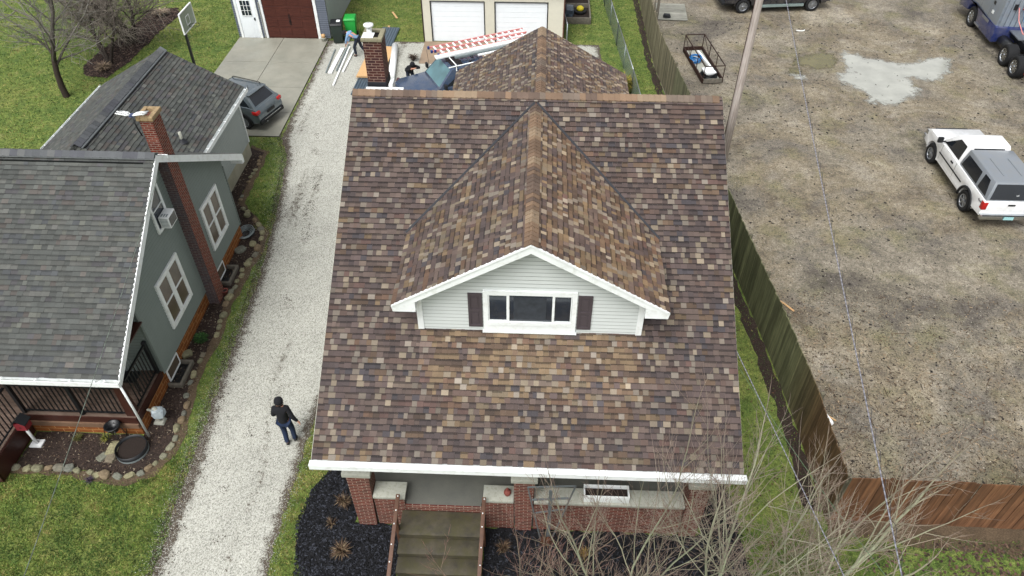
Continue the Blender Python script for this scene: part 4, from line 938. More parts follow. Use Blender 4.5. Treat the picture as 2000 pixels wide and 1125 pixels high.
# work truck with ladder rack
P2=pickup('dark blue crew cab work truck with ladders on its roof rack',(-3.42,30.05,.0),R(207.8),'car_blue',fwb=1.85,rwb=-1.9,front=2.85,rear=-3.1,hz=1.28,bz=1.30,cabr=(-1.1,1.15),wr=.42,wdt=.98,roofz=2.0,glass='glass_car',flare=False,wsg='glass_green')
patch(P2,'side_pillar',[(1.4,.93,1.3),(-1.1,.93,1.3),(-.98,.76,2.0),(.7,.76,2.0)],[(.56,.06),(.60,.06),(.60,.9),(.56,.9)],'car_blue',.012)
MB().box(1.14,1.34,-.85,.85,1.285,1.30).build('cowl','black',P2)
for sy in (-.45,.35): MB().beam((1.28,sy,1.32),(1.02,sy+.45,1.52),.015,.015).build('wiper','black',P2)
sun_=MB().box(.1,.62,-.42,.42,1.995,2.012).build('roof_decal','black',P2)
mb=MB(); random.seed(3)
for i in range(26):
    a=random.uniform(-.9,.6); b=random.uniform(-.6,.6); mb.box(a,a+random.uniform(.04,.2),b,b+random.uniform(.03,.1),2.0,2.02)
mb.build('roof_clip','black',P2)
rk=MB()
for x in (.55,-.9,-2.6):
    for s in (-1,1): rk.tube([(x,s*.88,1.3 if x<-1 else 1.62),(x,s*.84,2.2)],.022,6)
    rk.tube([(x,-.92,2.2),(x,.92,2.2)],.024,6)
for s in (-1,1): rk.tube([(.9,s*.86,2.16),(-3.0,s*.86,2.22)],.024,6)
rk.build('ladder_rack','white',P2)
gf=MB()
for s in (-1,1): gf.tube([(2.95,s*.9,.55),(3.02,s*.86,1.15),(2.98,s*.5,1.15),(2.98,s*.45,.6)],.028,6)
for z in (.7,.85,1.0): gf.tube([(2.98,-.85,z),(2.98,.85,z)],.022,6)
gf.build('brush_guard','black',P2)
MB().tube([(1.15,-.86,1.3),(1.22,-.9,2.3)],.008,4).build('aerial','black',P2)
MB().box(1.35,1.43,.965,.99,1.0,1.1).build('marker_lamp','amber',P2)
def on_truck(x,y,z):
    m=Matrix.Translation((-3.42,30.05,0))@Matrix.Rotation(R(207.8),4,'Z'); return m@Vector((x,y,z))
def ladder(label,x0,x1,y,z,w,mat):
    t=thing('extension_ladder',label,'ladder',on_truck(x0,y,z),R(207.8),'ladders on the blue work truck'); L=x1-x0
    for s in (-1,1): MB().box(0,L,s*w/2-.02,s*w/2+.02,-.04,.05).build('side_rail','white' if mat=='w' else 'red_fibre',t)
    for i in range(int(L/.3)): MB().box(.15+i*.3,.2+i*.3,-w/2+.02,w/2-.02,-.02,.02).build('rung','alloy',t)
    MB().box(-.0,-.08,-w/2-.03,-w/2+.06,-.06,.07).build('foot',paint('blue_foot','2a3d78',.5),t); MB().box(-.08,0,w/2-.06,w/2+.03,-.06,.07).build('foot',paint('blue_foot','2a3d78',.5),t)
ladder('red extension ladder nearer the middle of the blue truck roof rack',1.05,-2.9,-.36,2.30,.36,'r') if False else None
def ladder2(label,ya,z,w,L,mat,x0):
    p=on_truck(x0,ya,z); t=thing('extension_ladder',label,'ladder',p,R(207.8+180),'ladders on the blue work truck')
    for s in (-1,1): MB().box(0,L,s*w/2-.018,s*w/2+.018,-.04,.045).build('side_rail',mat,t)
    for i in range(int(L/.3)): MB().box(.15+i*.3,.22+i*.3,-w/2+.018,w/2-.018,-.015,.03).build('rung','pvc',t)
    for s in (-1,1): MB().box(-.09,-.0,s*w/2-.04,s*w/2+.04,-.06,.06).build('foot',paint('blue_foot','2a3d78',.5),t,bevel=.01)
ladder2('red and white extension ladder on the far edge of the truck rack',-.80,2.30,.40,4.5,'red_fibre',1.05)
ladder2('red extension ladder second from the far edge of the truck rack',-.37,2.30,.40,4.3,'red_fibre',.9)
def plank(name,label,cat,y,z,w,h,L,x0,mat):
    t=MB().box(0,L,-w/2,w/2,0,h).build(name,mat,bevel=.01); t.location=on_truck(x0,y,z); t.rotation_euler=(0,0,R(27.8)); tag(t,label,cat)
plank('work_plank','white aluminium work plank lying beside the ladders on the truck rack','plank',-.03,2.24,.26,.09,4.6,1.15,'pvc')
plank('pipe_tube','long pale pipe tube on the near side of the truck rack','pipe',.32,2.24,.12,.1,3.6,.4,'steel')
plank('gutter_length','white gutter section lying along the near side of the truck rack','gutter',.5,2.24,.10,.06,2.6,-.6,'pvc')
# dark van/pickup at top edge
P3=pickup('black long pickup truck with grey running board parked at the far edge of the lot',(12.75,41.45,0),R(7),'car_black',fwb=1.93,rwb=-1.95,front=2.95,rear=-3.0,cabr=(-1.0,1.2),wr=.38,wdt=.98,flare=False,hz=1.1,bz=1.12)
for s in (-1,1): MB().box(-1.35,1.4,s*1.0-.05,s*1.0+.05,.34,.46).build('running_board','van_sill',P3)
# grey SUV
def suv():
    t=thing('suv','grey compact suv with black roof rails parked on the concrete pad','suv',(-13.24,28.36,.05),R(160)); t.scale=(.93,.93,.93); wr=.36; ar=.43; hw=.92
    prof=[(2.15,.42),(1.30+ar,.34)]+arc(1.30,wr,ar,9)+[(1.3-ar,.32),(-1.3+ar,.32)]+arc(-1.30,wr,ar,9)+[(-1.3-ar,.36),(-2.1,.42),(-2.18,.62),(-2.14,.85),(-2.02,1.08),(-1.6,1.13),(.9,1.05),(1.9,.9),(2.15,.7)]
    slab(t,'body',prof,hw,'car_grey',.07,lambda x,z:1-.10*max(0,abs(x)-1.4)**1.5-.04*max(0,z-.8))
    MB().box(-1.95,1.95,-hw+.25,hw-.25,.25,.9).build('chassis','black',t)
    c,F=cab(t,(-2.0,.98,.86),(-1.52,.2,.66),1.06,1.58,'car_grey','greenhouse',.06)
    a=[(.22,.1),(.94,.12),(.84,.82),(.40,.82)]
    patch(t,'side_window',F['L'],a,'glass_car'); patch(t,'side_window',F['R'],mirror(a),'glass_car')
    patch(t,'windscreen',F['F'],(.07,.93,.1,.92),'glass_car'); patch(t,'rear_window',F['B'],(.1,.9,.16,.86),'glass_car')
    MB().box(-1.68,-1.42,-.62,.62,1.57,1.60).build('spoiler','car_grey',t,bevel=.01)
    for s in (-1,1):
        MB().tube([(-1.4,s*.6,1.58),(-1.3,s*.6,1.63),(.1,s*.62,1.63),(.2,s*.62,1.58)],.022,6).build('roof_rail','black',t)
        for x in (1.30,-1.30): wheel(t,x,s*(hw-.12),wr,.23,'alloy',7); 
        MB().box(-2.14,-1.85,s*(hw-.28) if s>0 else -hw-.0,hw-.0 if s>0 else -(hw-.28),.84,1.0).build('tail_light','taillight',t,bevel=.03)
        for x in (1.30,-1.30): MB().tube([(q,s*(hw-.01),z) for q,z in arc(x,wr,ar+.02,12,-.05,PI+.05)],.035,6).build('wheel_arch_trim','dark',t)
        MB().box(-.9,.9,s*hw-.02,s*hw+.02,.33,.45).build('sill','dark',t)
    MB().box(-2.22,-2.05,-hw+.08,hw-.08,.36,.55).build('rear_bumper','dark',t,bevel=.03); MB().box(-2.235,-2.215,-.6,.6,.52,.55).build('bumper_strip','chrome',t)
    MB().box(-2.2,-2.185,-.26,.26,.7,.84).build('number_plate_recess','dark',t)
    MB().lathe([(.001,0),(.035,0),(.012,.05),(.004,.16)],(-1.15,0,1.58),n=8).build('aerial','black',t)
    MB().tube([(-2.2,.45,.38),(-2.27,.45,.38)],.03,8).build('exhaust','chrome',t)
suv()
# tractor unit
def semi():
    t=thing('semi_truck','blue and grey semi truck tractor with bare frame behind its cab','truck',(23.5,33.95,0),R(86.3))
    slab(t,'cab',[(2.45,1.05),(6.9,1.05),(6.9,2.1),(6.6,2.25),(5.6,2.4),(5.15,3.3),(4.6,3.75),(2.45,3.85)],1.22,'semi_grey',.07)
    slab(t,'lower_fairing',[(2.3,.38),(4.45,.38)]+[(5.15+.68*math.cos(a),.5+.68*math.sin(a)) for a in [PI-.15-(PI-.3)*i/8 for i in range(9)]]+[(6.9,.5),(6.95,1.15),(2.3,1.15)],1.25,'semi_blue',.04)
    for s in (-1,1):
        MB().box(3.2,4.0,s*1.255-.015,s*1.255+.015,.98,1.1).build('step_plate','alloy',t); MB().box(3.9,4.5,s*1.255-.015,s*1.255+.015,.42,.5).build('step_plate','alloy',t)
        MB().box(4.1,5.0,s*1.225-.01,s*1.225+.01,2.25,2.95).build('side_window','glass_car',t)
        MB().box(3.3,3.5,s*1.225-.01,s*1.225+.01,1.85,2.0).build('vent','black',t); MB().box(3.15,3.35,s*1.225-.01,s*1.225+.01,1.45,1.6).build('sticker','white',t)
        mb=MB()
        for x in (3.6,4.6): mb.box(x-.005,x+.005,s*1.223-.004,s*1.223+.004,1.2,3.2)
        mb.build('panel_gap','chrome',t)
        MB().box(5.3,5.45,s*1.3,s*1.3+s*.25,2.2,2.8).build('mirror','chrome',t)
    mb=MB()
    for i in range(9): y=-1.1+i*.25; mb.box(2.40,2.44,y,y+.2,1.15,3.7)
    for i in range(7): mb.box(2.41,2.435,-1.18,1.18,1.4+i*.33,1.42+i*.33)
    mb.build('rear_panel','semi_grey',t)
    MB().box(-1.6,6.3,.30,.42,.72,.98).build('frame_rail','black',t); MB().box(-1.6,6.3,-.42,-.30,.72,.98).build('frame_rail','black',t)
    mb=MB(); mb.box(1.2,2.3,-.55,.55,.98,1.03); mb.build('deck_plate','alloy',t)
    MB().lathe([(.2,.99),(.5,1.02),(.48,1.08),(.1,1.06)],(0,0,0),n=20).build('fifth_wheel','black',t)
    mb=MB()
    for i in range(6): mb.box(-1.4+i*.55,-1.25+i*.55,-.8,.8,.5,.66)
    mb.tube([(1.1,.75,.55),(2.2,.75,.55)],.25,14); mb.tube([(1.1,-.75,.55),(2.2,-.75,.55)],.25,14); mb.build('axle_and_tank','black',t)
    for y,m_ in ((.55,'red_fibre'),(.3,'blue_hose'),(.0,'black')):
        MB().tube([(2.38,y,2.1),(2.0,y-.05,1.6),(1.4,y-.15,1.25),(.7,y-.2,1.3)],.022,6).build('air_line',m_,t)
    for y in (.7,.25,-.4): MB().box(2.34,2.41,y-.08,y+.08,2.0,2.25).build('socket','dark' if y!=.25 else 'taillight',t)
    for x in (.62,-.62):
        for s in (-1,1): wheel(t,x,s*1.0,.5,.50,'chrome',10)
    for s in (-1,1): wheel(t,5.15,s*1.08,.5,.3,'chrome',10)
    MB().box(-1.75,-1.6,-1.2,1.2,.6,.75).build('rear_light_bar','taillight',t)
    MB().box(6.9,7.1,-1.2,1.2,.4,.9).build('front_bumper','chrome',t,bevel=.03)
semi()

# ------------------------------------------------------------------ people
def skin_mesh(name,nodes,edges,mat,parent,sub=1):
    """nodes: {key:(pos,radius)}; first node is the root"""
    ks=list(nodes); me=bpy.data.meshes.new('skeleton'); me.from_pydata([nodes[k][0] for k in ks],[(ks.index(a),ks.index(b)) for a,b in edges],[]); me.update()
    o=bpy.data.objects.new('skeleton',me); COL.objects.link(o); md=o.modifiers.new('s','SKIN'); md.use_smooth_shade=True
    sv=me.skin_vertices[0].data
    for i,k in enumerate(ks):
        r=nodes[k][1]; sv[i].radius=(r,r) if not hasattr(r,'__len__') else r; sv[i].use_root=(i==0)
    m2=o.modifiers.new('b','SUBSURF'); m2.levels=sub; m2.render_levels=sub
    dg=bpy.context.evaluated_depsgraph_get(); dg.update(); new=bpy.data.meshes.new_from_object(o.evaluated_get(dg)); bpy.data.objects.remove(o)
    for p in new.polygons: p.use_smooth=True
    return link(name,new,mat,parent)
def person(label,loc,rz,J,top,legs,hat='black_cloth',hatname='beanie'):
    t=thing('person',label,'person',loc,rz); N_={}; E_=[]
    def add(k,r,*to,pos=None): N_[k]=(pos or J[k],r); [E_.append((k,q)) for q in to]
    for k,r in (('pelvis',.12),('spine',.115),('chest',.13),('neck',.052),('head',.085),('crown',.075)): add(k,r)
    E_+= [('pelvis','spine'),('spine','chest'),('chest','neck'),('neck','head'),('head','crown')]
    for s in 'LR':
        for k,r in (('sh',.055),('el',.042),('wr',.027)): add(s+k,r)
        for k,r in (('hip',.085),('kn',.055),('an',.038),('toe',.03)): add(s+k,r)
        E_+= [('chest',s+'sh'),(s+'sh',s+'el'),(s+'el',s+'wr'),('pelvis',s+'hip'),(s+'hip',s+'kn'),(s+'kn',s+'an'),(s+'an',s+'toe')]
        w=Vector(J[s+'wr']); e=Vector(J[s+'el']); d=(w-e).normalized(); side=d.cross(Vector((0,0,1))); side=(side if side.length>.1 else Vector((1,0,0))).normalized(); bend=d.cross(side).normalized()
        N_[s+'palm']=(tuple(w+d*.07),.026); E_.append((s+'wr',s+'palm'))
        for i,(o,l) in enumerate(((-.03,.055),(-.01,.07),(.01,.072),(.03,.06))):
            a=w+d*.10+side*o; b=a+d*l*.55+bend*.012; c=b+d*l*.4+bend*.03
            N_[f'{s}f{i}a']=(tuple(a),.0095); N_[f'{s}f{i}b']=(tuple(b),.0085); N_[f'{s}f{i}c']=(tuple(c),.007); E_+= [(s+'palm',f'{s}f{i}a'),(f'{s}f{i}a',f'{s}f{i}b'),(f'{s}f{i}b',f'{s}f{i}c')]
        a=w+d*.045+side*(.045 if s=='L' else -.045); b=a+d*.035+side*(.015 if s=='L' else -.015)
        N_[s+'t0']=(tuple(a),.01); N_[s+'t1']=(tuple(b),.009); E_+= [(s+'wr',s+'t0'),(s+'t0',s+'t1')]
    fwd=(Vector(J['face'])-Vector(J['head'])).normalized(); hd=Vector(J['head'])
    N_['nose']=(tuple(hd+fwd*.10+Vector((0,0,.0))),.014); E_.append(('head','nose'))
    skin_mesh('body',N_,E_,'skin',t,1)
    Nc={};Ec=[]
    for k,r in (('spine',.15),('chest',.165),('pelvis',.155)): Nc[k]=(J[k],r)
    Nc['collar']=(tuple(Vector(J['chest']).lerp(Vector(J['neck']),1.02)),.082); Ec+= [('spine','chest'),('pelvis','spine'),('chest','collar')]
    for s in 'LR':
        for k,r in (('sh',.082),('el',.062),('wr',.045)): Nc[s+k]=(J[s+k],r)
        Ec+= [('chest',s+'sh'),(s+'sh',s+'el'),(s+'el',s+'wr')]
    skin_mesh('jacket',Nc,Ec,top,t,2)
    Nl={'pelvis':(J['pelvis'],.135)};El=[]
    for s in 'LR':
        for k,r in (('hip',.1),('kn',.076),('an',.062)): Nl[s+k]=(J[s+k],r)
        El+= [('pelvis',s+'hip'),(s+'hip',s+'kn'),(s+'kn',s+'an')]
        a=Vector(J[s+'an']); b=Vector(J[s+'toe']); z=Vector((0,0,-.03))
        skin_mesh('shoe',{'a':(tuple(a+z-(b-a)*.3),.045),'b':(tuple(a.lerp(b,.5)+z*.6),.048),'c':(tuple(b),.042)},[('a','b'),('b','c')],'dark',t,2)
    skin_mesh('trousers',Nl,El,legs,t,2)
    c=Vector(J['crown']); up=(c-hd).normalized(); mb=MB(); q=up.to_track_quat('Z','Y').to_matrix().to_4x4(); m=Matrix.Translation(hd+up*.035-fwd*.008)@q
    prof=[(.112,-.03),(.118,.0),(.116,.04),(.10,.09),(.06,.122),(.001,.13)]
    mb.lathe(prof,n=16); hb=mb.build(hatname,hat,t,xf=m)
    h2=MB().lathe([(.105,-.085),(.108,-.03)],n=16).build('hair',paint('dark_hair','1d1714',.9),t,xf=Matrix.Translation(hd+up*.03-fwd*.02)@q)
    side=fwd.cross(up).normalized()
    for s in (-1,1):
        MB().ball(tuple(hd+fwd*.088+side*s*.033+up*.015),.011,6,4).build('eye','dark',t); MB().ball(tuple(hd+side*s*.092),.02,6,4,sq=(.6,1,1.3)).build('ear','skin',t)
    MB().ball(tuple(hd+fwd*.088-up*.045),.014,6,4,sq=(1.3,1,.4)).build('mouth',paint('lips','8a4f45',.6),t)
    return t
base=dict(pelvis=(0,0,.94),spine=(0,.0,1.12),chest=(0,.02,1.36),neck=(0,.04,1.50),head=(0,.07,1.60),crown=(0,.07,1.68),face=(0,.3,1.57),
 Lsh=(-.17,.02,1.41),Rsh=(.17,.02,1.41),Lel=(-.24,.02,1.14),Rel=(.27,-.08,1.16),Lwr=(-.10,.2,1.12),Rwr=(.36,-.06,.96),
 Lhip=(-.09,0,.88),Rhip=(.09,0,.88),Lkn=(-.09,.03,.48),Rkn=(.12,.06,.5),Lan=(-.06,-.1,.09),Ran=(.12,.02,.09),Ltoe=(-.07,.04,.04),Rtoe=(.13,.17,.04))
person('person in black beanie, black jacket and blue jeans walking up the gravel drive',(-6.38,11.45,.01),R(6),base,'black_cloth','denim')
bend=dict(pelvis=(0,-.05,.92),spine=(-.02,.12,1.05),chest=(-.02,.34,1.13),neck=(-.02,.47,1.15),head=(-.03,.55,1.12),crown=(-.03,.62,1.12),face=(-.03,.60,.9),
 Lsh=(-.19,.36,1.1),Rsh=(.16,.36,1.1),Lel=(-.22,.46,.84),Rel=(.16,.46,.84),Lwr=(-.16,.55,.62),Rwr=(.08,.56,.62),
 Lhip=(-.09,-.04,.87),Rhip=(.09,-.04,.87),Lkn=(-.12,.14,.48),Rkn=(.14,-.1,.47),Lan=(-.12,.08,.09),Ran=(.18,-.38,.09),Ltoe=(-.12,.22,.04),Rtoe=(.2,-.24,.04))
person('person in pale blue hooded top and dark trousers bending over beside the brick chimney',(-8.95,34.3,.01),R(75),bend,'hoodie','trouser')
lean=dict(pelvis=(0,-.25,.86),spine=(0,-.08,1.0),chest=(0,.12,1.15),neck=(0,.22,1.24),head=(0,.28,1.31),crown=(0,.31,1.38),face=(0,.5,1.18),
 Lsh=(-.19,.12,1.16),Rsh=(.19,.12,1.16),Lel=(-.34,.26,1.12),Rel=(.34,.26,1.12),Lwr=(-.10,.42,1.22),Rwr=(.12,.42,1.22),
 Lhip=(-.1,-.25,.82),Rhip=(.1,-.25,.82),Lkn=(-.12,-.12,.45),Rkn=(.12,-.12,.45),Lan=(-.12,-.35,.09),Ran=(.12,-.35,.09),Ltoe=(-.12,-.2,.04),Rtoe=(.12,-.2,.04))
person('person in black cap and jacket leaning on the hood of the blue truck',(-5.82,31.0,-.0),R(207.8),lean,'black_cloth','trouser')

# ------------------------------------------------------------------ scattered stuff
NOG=[]  # regions without grass
def inpoly(x,y,p):
    r=np.zeros(len(x),bool); n=len(p)
    for i in range(n):
        (x0,y0),(x1,y1)=p[i],p[(i+1)%n]
        c=((y0>y)!=(y1>y)); 
        with np.errstate(divide='ignore',invalid='ignore'): xi=(x1-x0)*(y-y0)/((y1-y0) or 1e-9)+x0
        r^=c&(x<xi)
    return r
def patchy(x,y,k=1,ph=0):
    return (np.sin(x*1.7*k+ph+1.3*np.sin(y*.9*k))+np.sin(y*2.3*k+2+ph+1.1*np.sin(x*1.3*k))+np.sin((x+y)*4.1*k+ph)*.6+np.sin((x-y)*7.3*k)*.4)/3
def scatter(name,x,y,z,size,cols,shape,mat='tone',kind='stuff',tilt=.3,parent=None):
    n=len(x); a=RNG.uniform(0,2*PI,n); ca,sa=np.cos(a),np.sin(a)
    V={'blade':np.array([(-.5,0,0),(.5,0,0),(.1,.35,1)]),'chip':np.array([(-.5,-.2,0),(.5,-.2,.1),(.5,.2,.1),(-.5,.2,0),(-.4,-.15,.25),(.4,-.15,.3),(.4,.15,.3),(-.4,.15,.25)]),
       'stone':np.array([(-.5,-.1,0),(0,-.5,0),(.5,.1,0),(.1,.5,0),(-.1,.05,.5),(.25,-.1,.42)]),'leaf':np.array([(-.5,0,0),(0,-.3,.12),(.5,0,0),(0,.3,.15)]),
       'stick':np.array([(-.5,-.02,0),(.5,-.02,.02),(.5,.02,.02),(-.5,.02,0),(-.5,0,.04),(.5,0,.06)])}[shape]
    F={'blade':[(0,1,2)],'chip':[(4,5,6,7),(0,1,5,4),(1,2,6,5),(2,3,7,6),(3,0,4,7)],'stone':[(0,1,4),(1,5,4),(1,2,5),(2,3,5),(3,4,5),(3,0,4)],'leaf':[(0,1,2),(0,2,3)],'stick':[(0,1,5),(0,5,4),(2,3,4),(2,4,5)]}[shape]
    P=V[None]*np.asarray(size)[:,None,None] if np.ndim(size)==1 else V[None]*size[:,None,:]
    tx=RNG.normal(0,tilt,n); P=P.copy(); P[...,0]+=P[...,2]*tx[:,None]; P[...,1]+=P[...,2]*RNG.normal(0,tilt,n)[:,None]
    X=P[...,0]*ca[:,None]-P[...,1]*sa[:,None]+np.asarray(x)[:,None]; Y=P[...,0]*sa[:,None]+P[...,1]*ca[:,None]+np.asarray(y)[:,None]; Z=P[...,2]+(np.asarray(z)[:,None] if np.ndim(z) else z)
    vv=np.stack([X,Y,Z],-1).reshape(-1,3).astype(np.float32); k=len(V); nf=sum(len(f) for f in F)
    me=bpy.data.meshes.new(name); me.vertices.add(len(vv)); me.vertices.foreach_set('co',vv.ravel())
    fl=np.concatenate([np.array(f) for f in F]); li=(np.arange(n)[:,None]*k+fl[None]).ravel().astype(np.int32)
    me.loops.add(len(li)); me.loops.foreach_set('vertex_index',li); fs=np.array([len(f) for f in F]); tot=np.tile(fs,n); st=np.concatenate([[0],np.cumsum(tot)[:-1]])
    me.polygons.add(len(tot)); me.polygons.foreach_set('loop_start',st.astype(np.int32)); me.update(calc_edges=True); me.validate()
    cc=me.color_attributes.new('tone','FLOAT_COLOR','CORNER'); c=np.repeat(cols,nf,axis=0); cc.data.foreach_set('color',np.hstack([c,np.ones((len(c),1))]).astype(np.float32).ravel())
    o=link(name,me,mat,parent); return tag(o,kind=kind) if kind else o
def palette(n,cols,w=None,var=.2):
    c=np.array([lin(q) for q in cols]); w=None if w is None else np.array(w)/sum(w); return c[RNG.choice(len(c),n,p=w)]*(1+RNG.uniform(-var,var,(n,1)))
BED_F=[(-13.35,11.5),(-13.35,10.2),(-12.1,10.25),(-10.9,10.05),(-10.2,10.0),(-9.65,10.3),(-9.4,10.9),(-9.38,11.5),(-9.45,12.6),(-9.6,13.5),(-9.5,15.1),(-9.6,16.5),(-9.5,18.4),(-9.4,19.0),(-9.45,20.2),(-10.1,20.9),(-10.9,21.9),(-11.0,25.5),(-11.9,25.9),(-17,25.7),(-17,11)]
BLK_L=[(-5.0,10.9),(-5.45,10.0),(-5.6,9.1),(-5.45,8.3),(-5.1,7.7),(-4.9,5),(-3.0,5),(4.9,5),(5.15,7.7),(5.05,9.5),(4.85,11.5),(4.0,11.6),(4.0,24),(-4,24)]
LOT=[(7.3,9.6),(7.32,12.3),(7.1,15),(6.74,18.6),(6.45,22),(6.15,27.5),(5.75,31),(5.5,34),(5.5,44),(5.6,80),(70,80),(70,9.5)]
GRV=[(p[0],p[1]) for p in GL]+[(p[0],p[1]) for p in GR][::-1]
CON=[(-15.5,26.65),(-10.8,26.65),(-10.8,43),(-15.5,43)]; WG=[(-5.95,33.5),(1.2,33.5),(1.2,42),(-5.95,42)]
ISL=[(-21.54,31.7),(-22.1,32.65),(-22.0,34.3),(-21.6,36.7),(-21.5,39.4),(-20.1,39.8),(-19.7,38.8),(-19.95,36.2),(-20.05,33.3),(-20.4,31.5)]
def grass(n,x0,x1,y0,y1,h,w,extra=None,dead=.0):
    x=RNG.uniform(x0,x1,n); y=RNG.uniform(y0,y1,n); k=np.ones(n,bool)
    for p in (BED_F,BLK_L,LOT,GRV,CON,WG,ISL): k&=~inpoly(x+RNG.normal(0,.05,n),y+RNG.normal(0,.05,n),p)
    x=x[k];y=y[k];n=len(x); pt=.55*patchy(x,y,.8)+.6*patchy(x,y,3.1,1.)+RNG.normal(0,.22,n)+dead
    dk_=1-.5*(patchy(x,y,5.3,2.)+RNG.normal(0,.25,n)>.42)
    col=np.where((pt<-.12)[:,None],palette(n,('3f5a28','4c6a30','35502a','587238')),np.where((pt<.42)[:,None],palette(n,('627a35','75883f','587232','87904b')),palette(n,('9a9458','86854a','a89c68','71653e'))))
    col=col*dk_[:,None]*np.array([1.05,1.06,.98])
    s=np.stack([RNG.uniform(.6,1.4,n)*w,RNG.uniform(.5,1.2,n)*w,RNG.uniform(.4,1.2,n)*h],1)
    return x,y,s,col
parts=[grass(60000,-14.5,-8.2,6.3,11,.05,.022),grass(26000,-10,-8.3,10,26.7,.05,.022),grass(15000,-11.6,-9.4,19,27,.05,.022),grass(16000,-6.15,-4.4,6.5,13,.06,.022,dead=.45),grass(70000,-32,-15,20,46,.06,.04),
 grass(22000,4.0,7.4,6.5,30,.05,.024,dead=-.35),grass(14000,1,6,30,46,.05,.035,dead=-.2),grass(9000,-10.5,-5.6,36,46,.05,.035,dead=.1),grass(26000,5,14,6,9.3,.05,.024,dead=-.35),grass(6000,-9.4,-8.2,25,27,.05,.022)]
x=np.concatenate([p[0] for p in parts]);y=np.concatenate([p[1] for p in parts]);s_=np.concatenate([p[2] for p in parts]);c_=np.concatenate([p[3] for p in parts])
scatter('grass',x,y,0.,s_,c_,'blade','blade',tilt=.5)
# limestone chips
n=60000; y=np.where(RNG.random(n)<.75,RNG.uniform(6.5,27,n),RNG.uniform(27,36,n)); l=np.array([gat(GL,q) for q in np.clip(y,4,36)]); r=np.array([gat(GR,q) for q in np.clip(y,4,36)])
t=RNG.random(n); e=RNG.random(n)<.4; t=np.where(e,np.where(RNG.random(n)<.7,RNG.normal(0,.07,n),1+RNG.normal(0,.05,n)),t); x=l+(r-l)*t
k=~((x>-5.2)&(y<24.5))&~((x>-5.9)&(y>33.6)); x=x[k];y=y[k];n=len(x)
scatter('loose_gravel',x,y,.012,RNG.uniform(.008,.024,n)[:,None]*np.array([1,.8,.7]),palette(n,('c0c0b7','b2b2a9','a2a299','82827a','cecec7'),(5,5,4,2.5,1.5),.10),'stone',tilt=.2)
n=9000; y=RNG.uniform(6.5,27,n); l=np.array([gat(GL,q) for q in y]); x=np.where(RNG.random(n)<.72,l+np.abs(RNG.normal(.12,.24,n))-.2,l+1.25+RNG.normal(0,.13,n)+.15*np.sin(y*1.7)); kk=(x<l+.75)|(patchy(x,y,1.6)>.15); x=x[kk];y=y[kk];n=len(x)
scatter('soil_crumbs',x,y,.014,RNG.uniform(.015,.05,n)[:,None]*np.array([1,.8,.45]),palette(n,('3a322c','4b4238','2e2826','5a5046')),'stone')
# lot: stones, clods, twigs
n=70000; x=RNG.uniform(6.5,26,n)**1.0; y=9.9+RNG.random(n)**1.4*32; k=inpoly(x,y,LOT); x=x[k];y=y[k];n=len(x)
scatter('lot_pebbles',x,y,.006,RNG.uniform(.012,.045,n)[:,None]*np.array([1,.8,.5]),palette(n,('7d7668','9a9282','5e574d','bdb6a8','45403a','38332f'),(4,3,4,1.3,4,4),.2),'stone')
n=6500; x=RNG.uniform(6.8,26,n); y=RNG.uniform(10.2,40,n); dens=patchy(x,y,.35,1.3)+.25*patchy(x,y,1.1); k=inpoly(x,y,LOT)&(RNG.random(n)<np.clip(.45+.5*dens,.1,1)); x=x[k];y=y[k];n=len(x)
scatter('soil_clods',x,y,.004,((.03+.13*RNG.random(n)**2)*(.7+.012*y))[:,None]*np.array([1,.8,.3]),palette(n,('2f2b29','3b3632','262322','443e38')),'stone')
n=8500; x=7.4+RNG.random(n)**1.5*10; y=9.95+RNG.random(n)**2*8; k=inpoly(x,y,LOT); x=x[k];y=y[k];n=len(x)
scatter('wood_debris',x,y,.012,np.stack([.02+.09*RNG.random(n)**2,RNG.uniform(.03,.07,n),RNG.uniform(.03,.06,n)],1),palette(n,('4a3f36','6b5b4b','8a7862','332c27','a5937a','5a4e42'),(4,4,3,3,1.5,3)),'chip')
n=70; x=7.5+RNG.random(n)*5; y=10+RNG.random(n)**1.5*5; scatter('wood_debris',x,y,.014,np.stack([RNG.uniform(.15,.4,n),RNG.uniform(.3,.6,n),RNG.uniform(.2,.4,n)],1),palette(n,('3a3029','6b5b4b','8a7862')),'stick')
n=90; x=RNG.uniform(7.5,24,n); y=RNG.uniform(14,40,n)
scatter('twigs',x,y,.012,np.stack([RNG.uniform(.1,.45,n),RNG.uniform(.3,.6,n),RNG.uniform(.2,.4,n)],1),palette(n,('3a3029','5b4b3d','2a2420')),'stick')
# leaves and mulch chips
n=4200; x=RNG.uniform(8,15,n); y=RNG.uniform(5.5,9.2,n); k=RNG.random(n)<np.clip(.25+.12*(x-8)+.3*patchy(x,y,1.5),0,1); x=x[k];y=y[k];n=len(x)
scatter('fallen_leaves',x,y,.03,RNG.uniform(.06,.13,n),palette(n,('4b3a32','5a463b','3a2e28','6a5648','4f443d')),'leaf')
n=2000; x=RNG.uniform(4.8,7.2,n); y=RNG.uniform(8,34,n); k=RNG.random(n)<.4; scatter('fallen_leaves',x[k],y[k],.03,RNG.uniform(.04,.08,k.sum()),palette(k.sum(),('4b352a','5d4334','38281f')),'leaf')
def bedchips(n,poly_,cols,sz,z=.022,bb=None):
    xs=[p[0] for p in poly_];ys=[p[1] for p in poly_]; x=RNG.uniform(min(xs),max(xs),n); y=RNG.uniform(max(min(ys),6.3),max(ys),n); k=inpoly(x,y,poly_); x=x[k];y=y[k];n=len(x)
    scatter('mulch_chips',x,y,z,RNG.uniform(.5,1.3,n)[:,None]*np.array([sz,sz*.8,sz*.8]),palette(n,cols),'chip',tilt=.6)
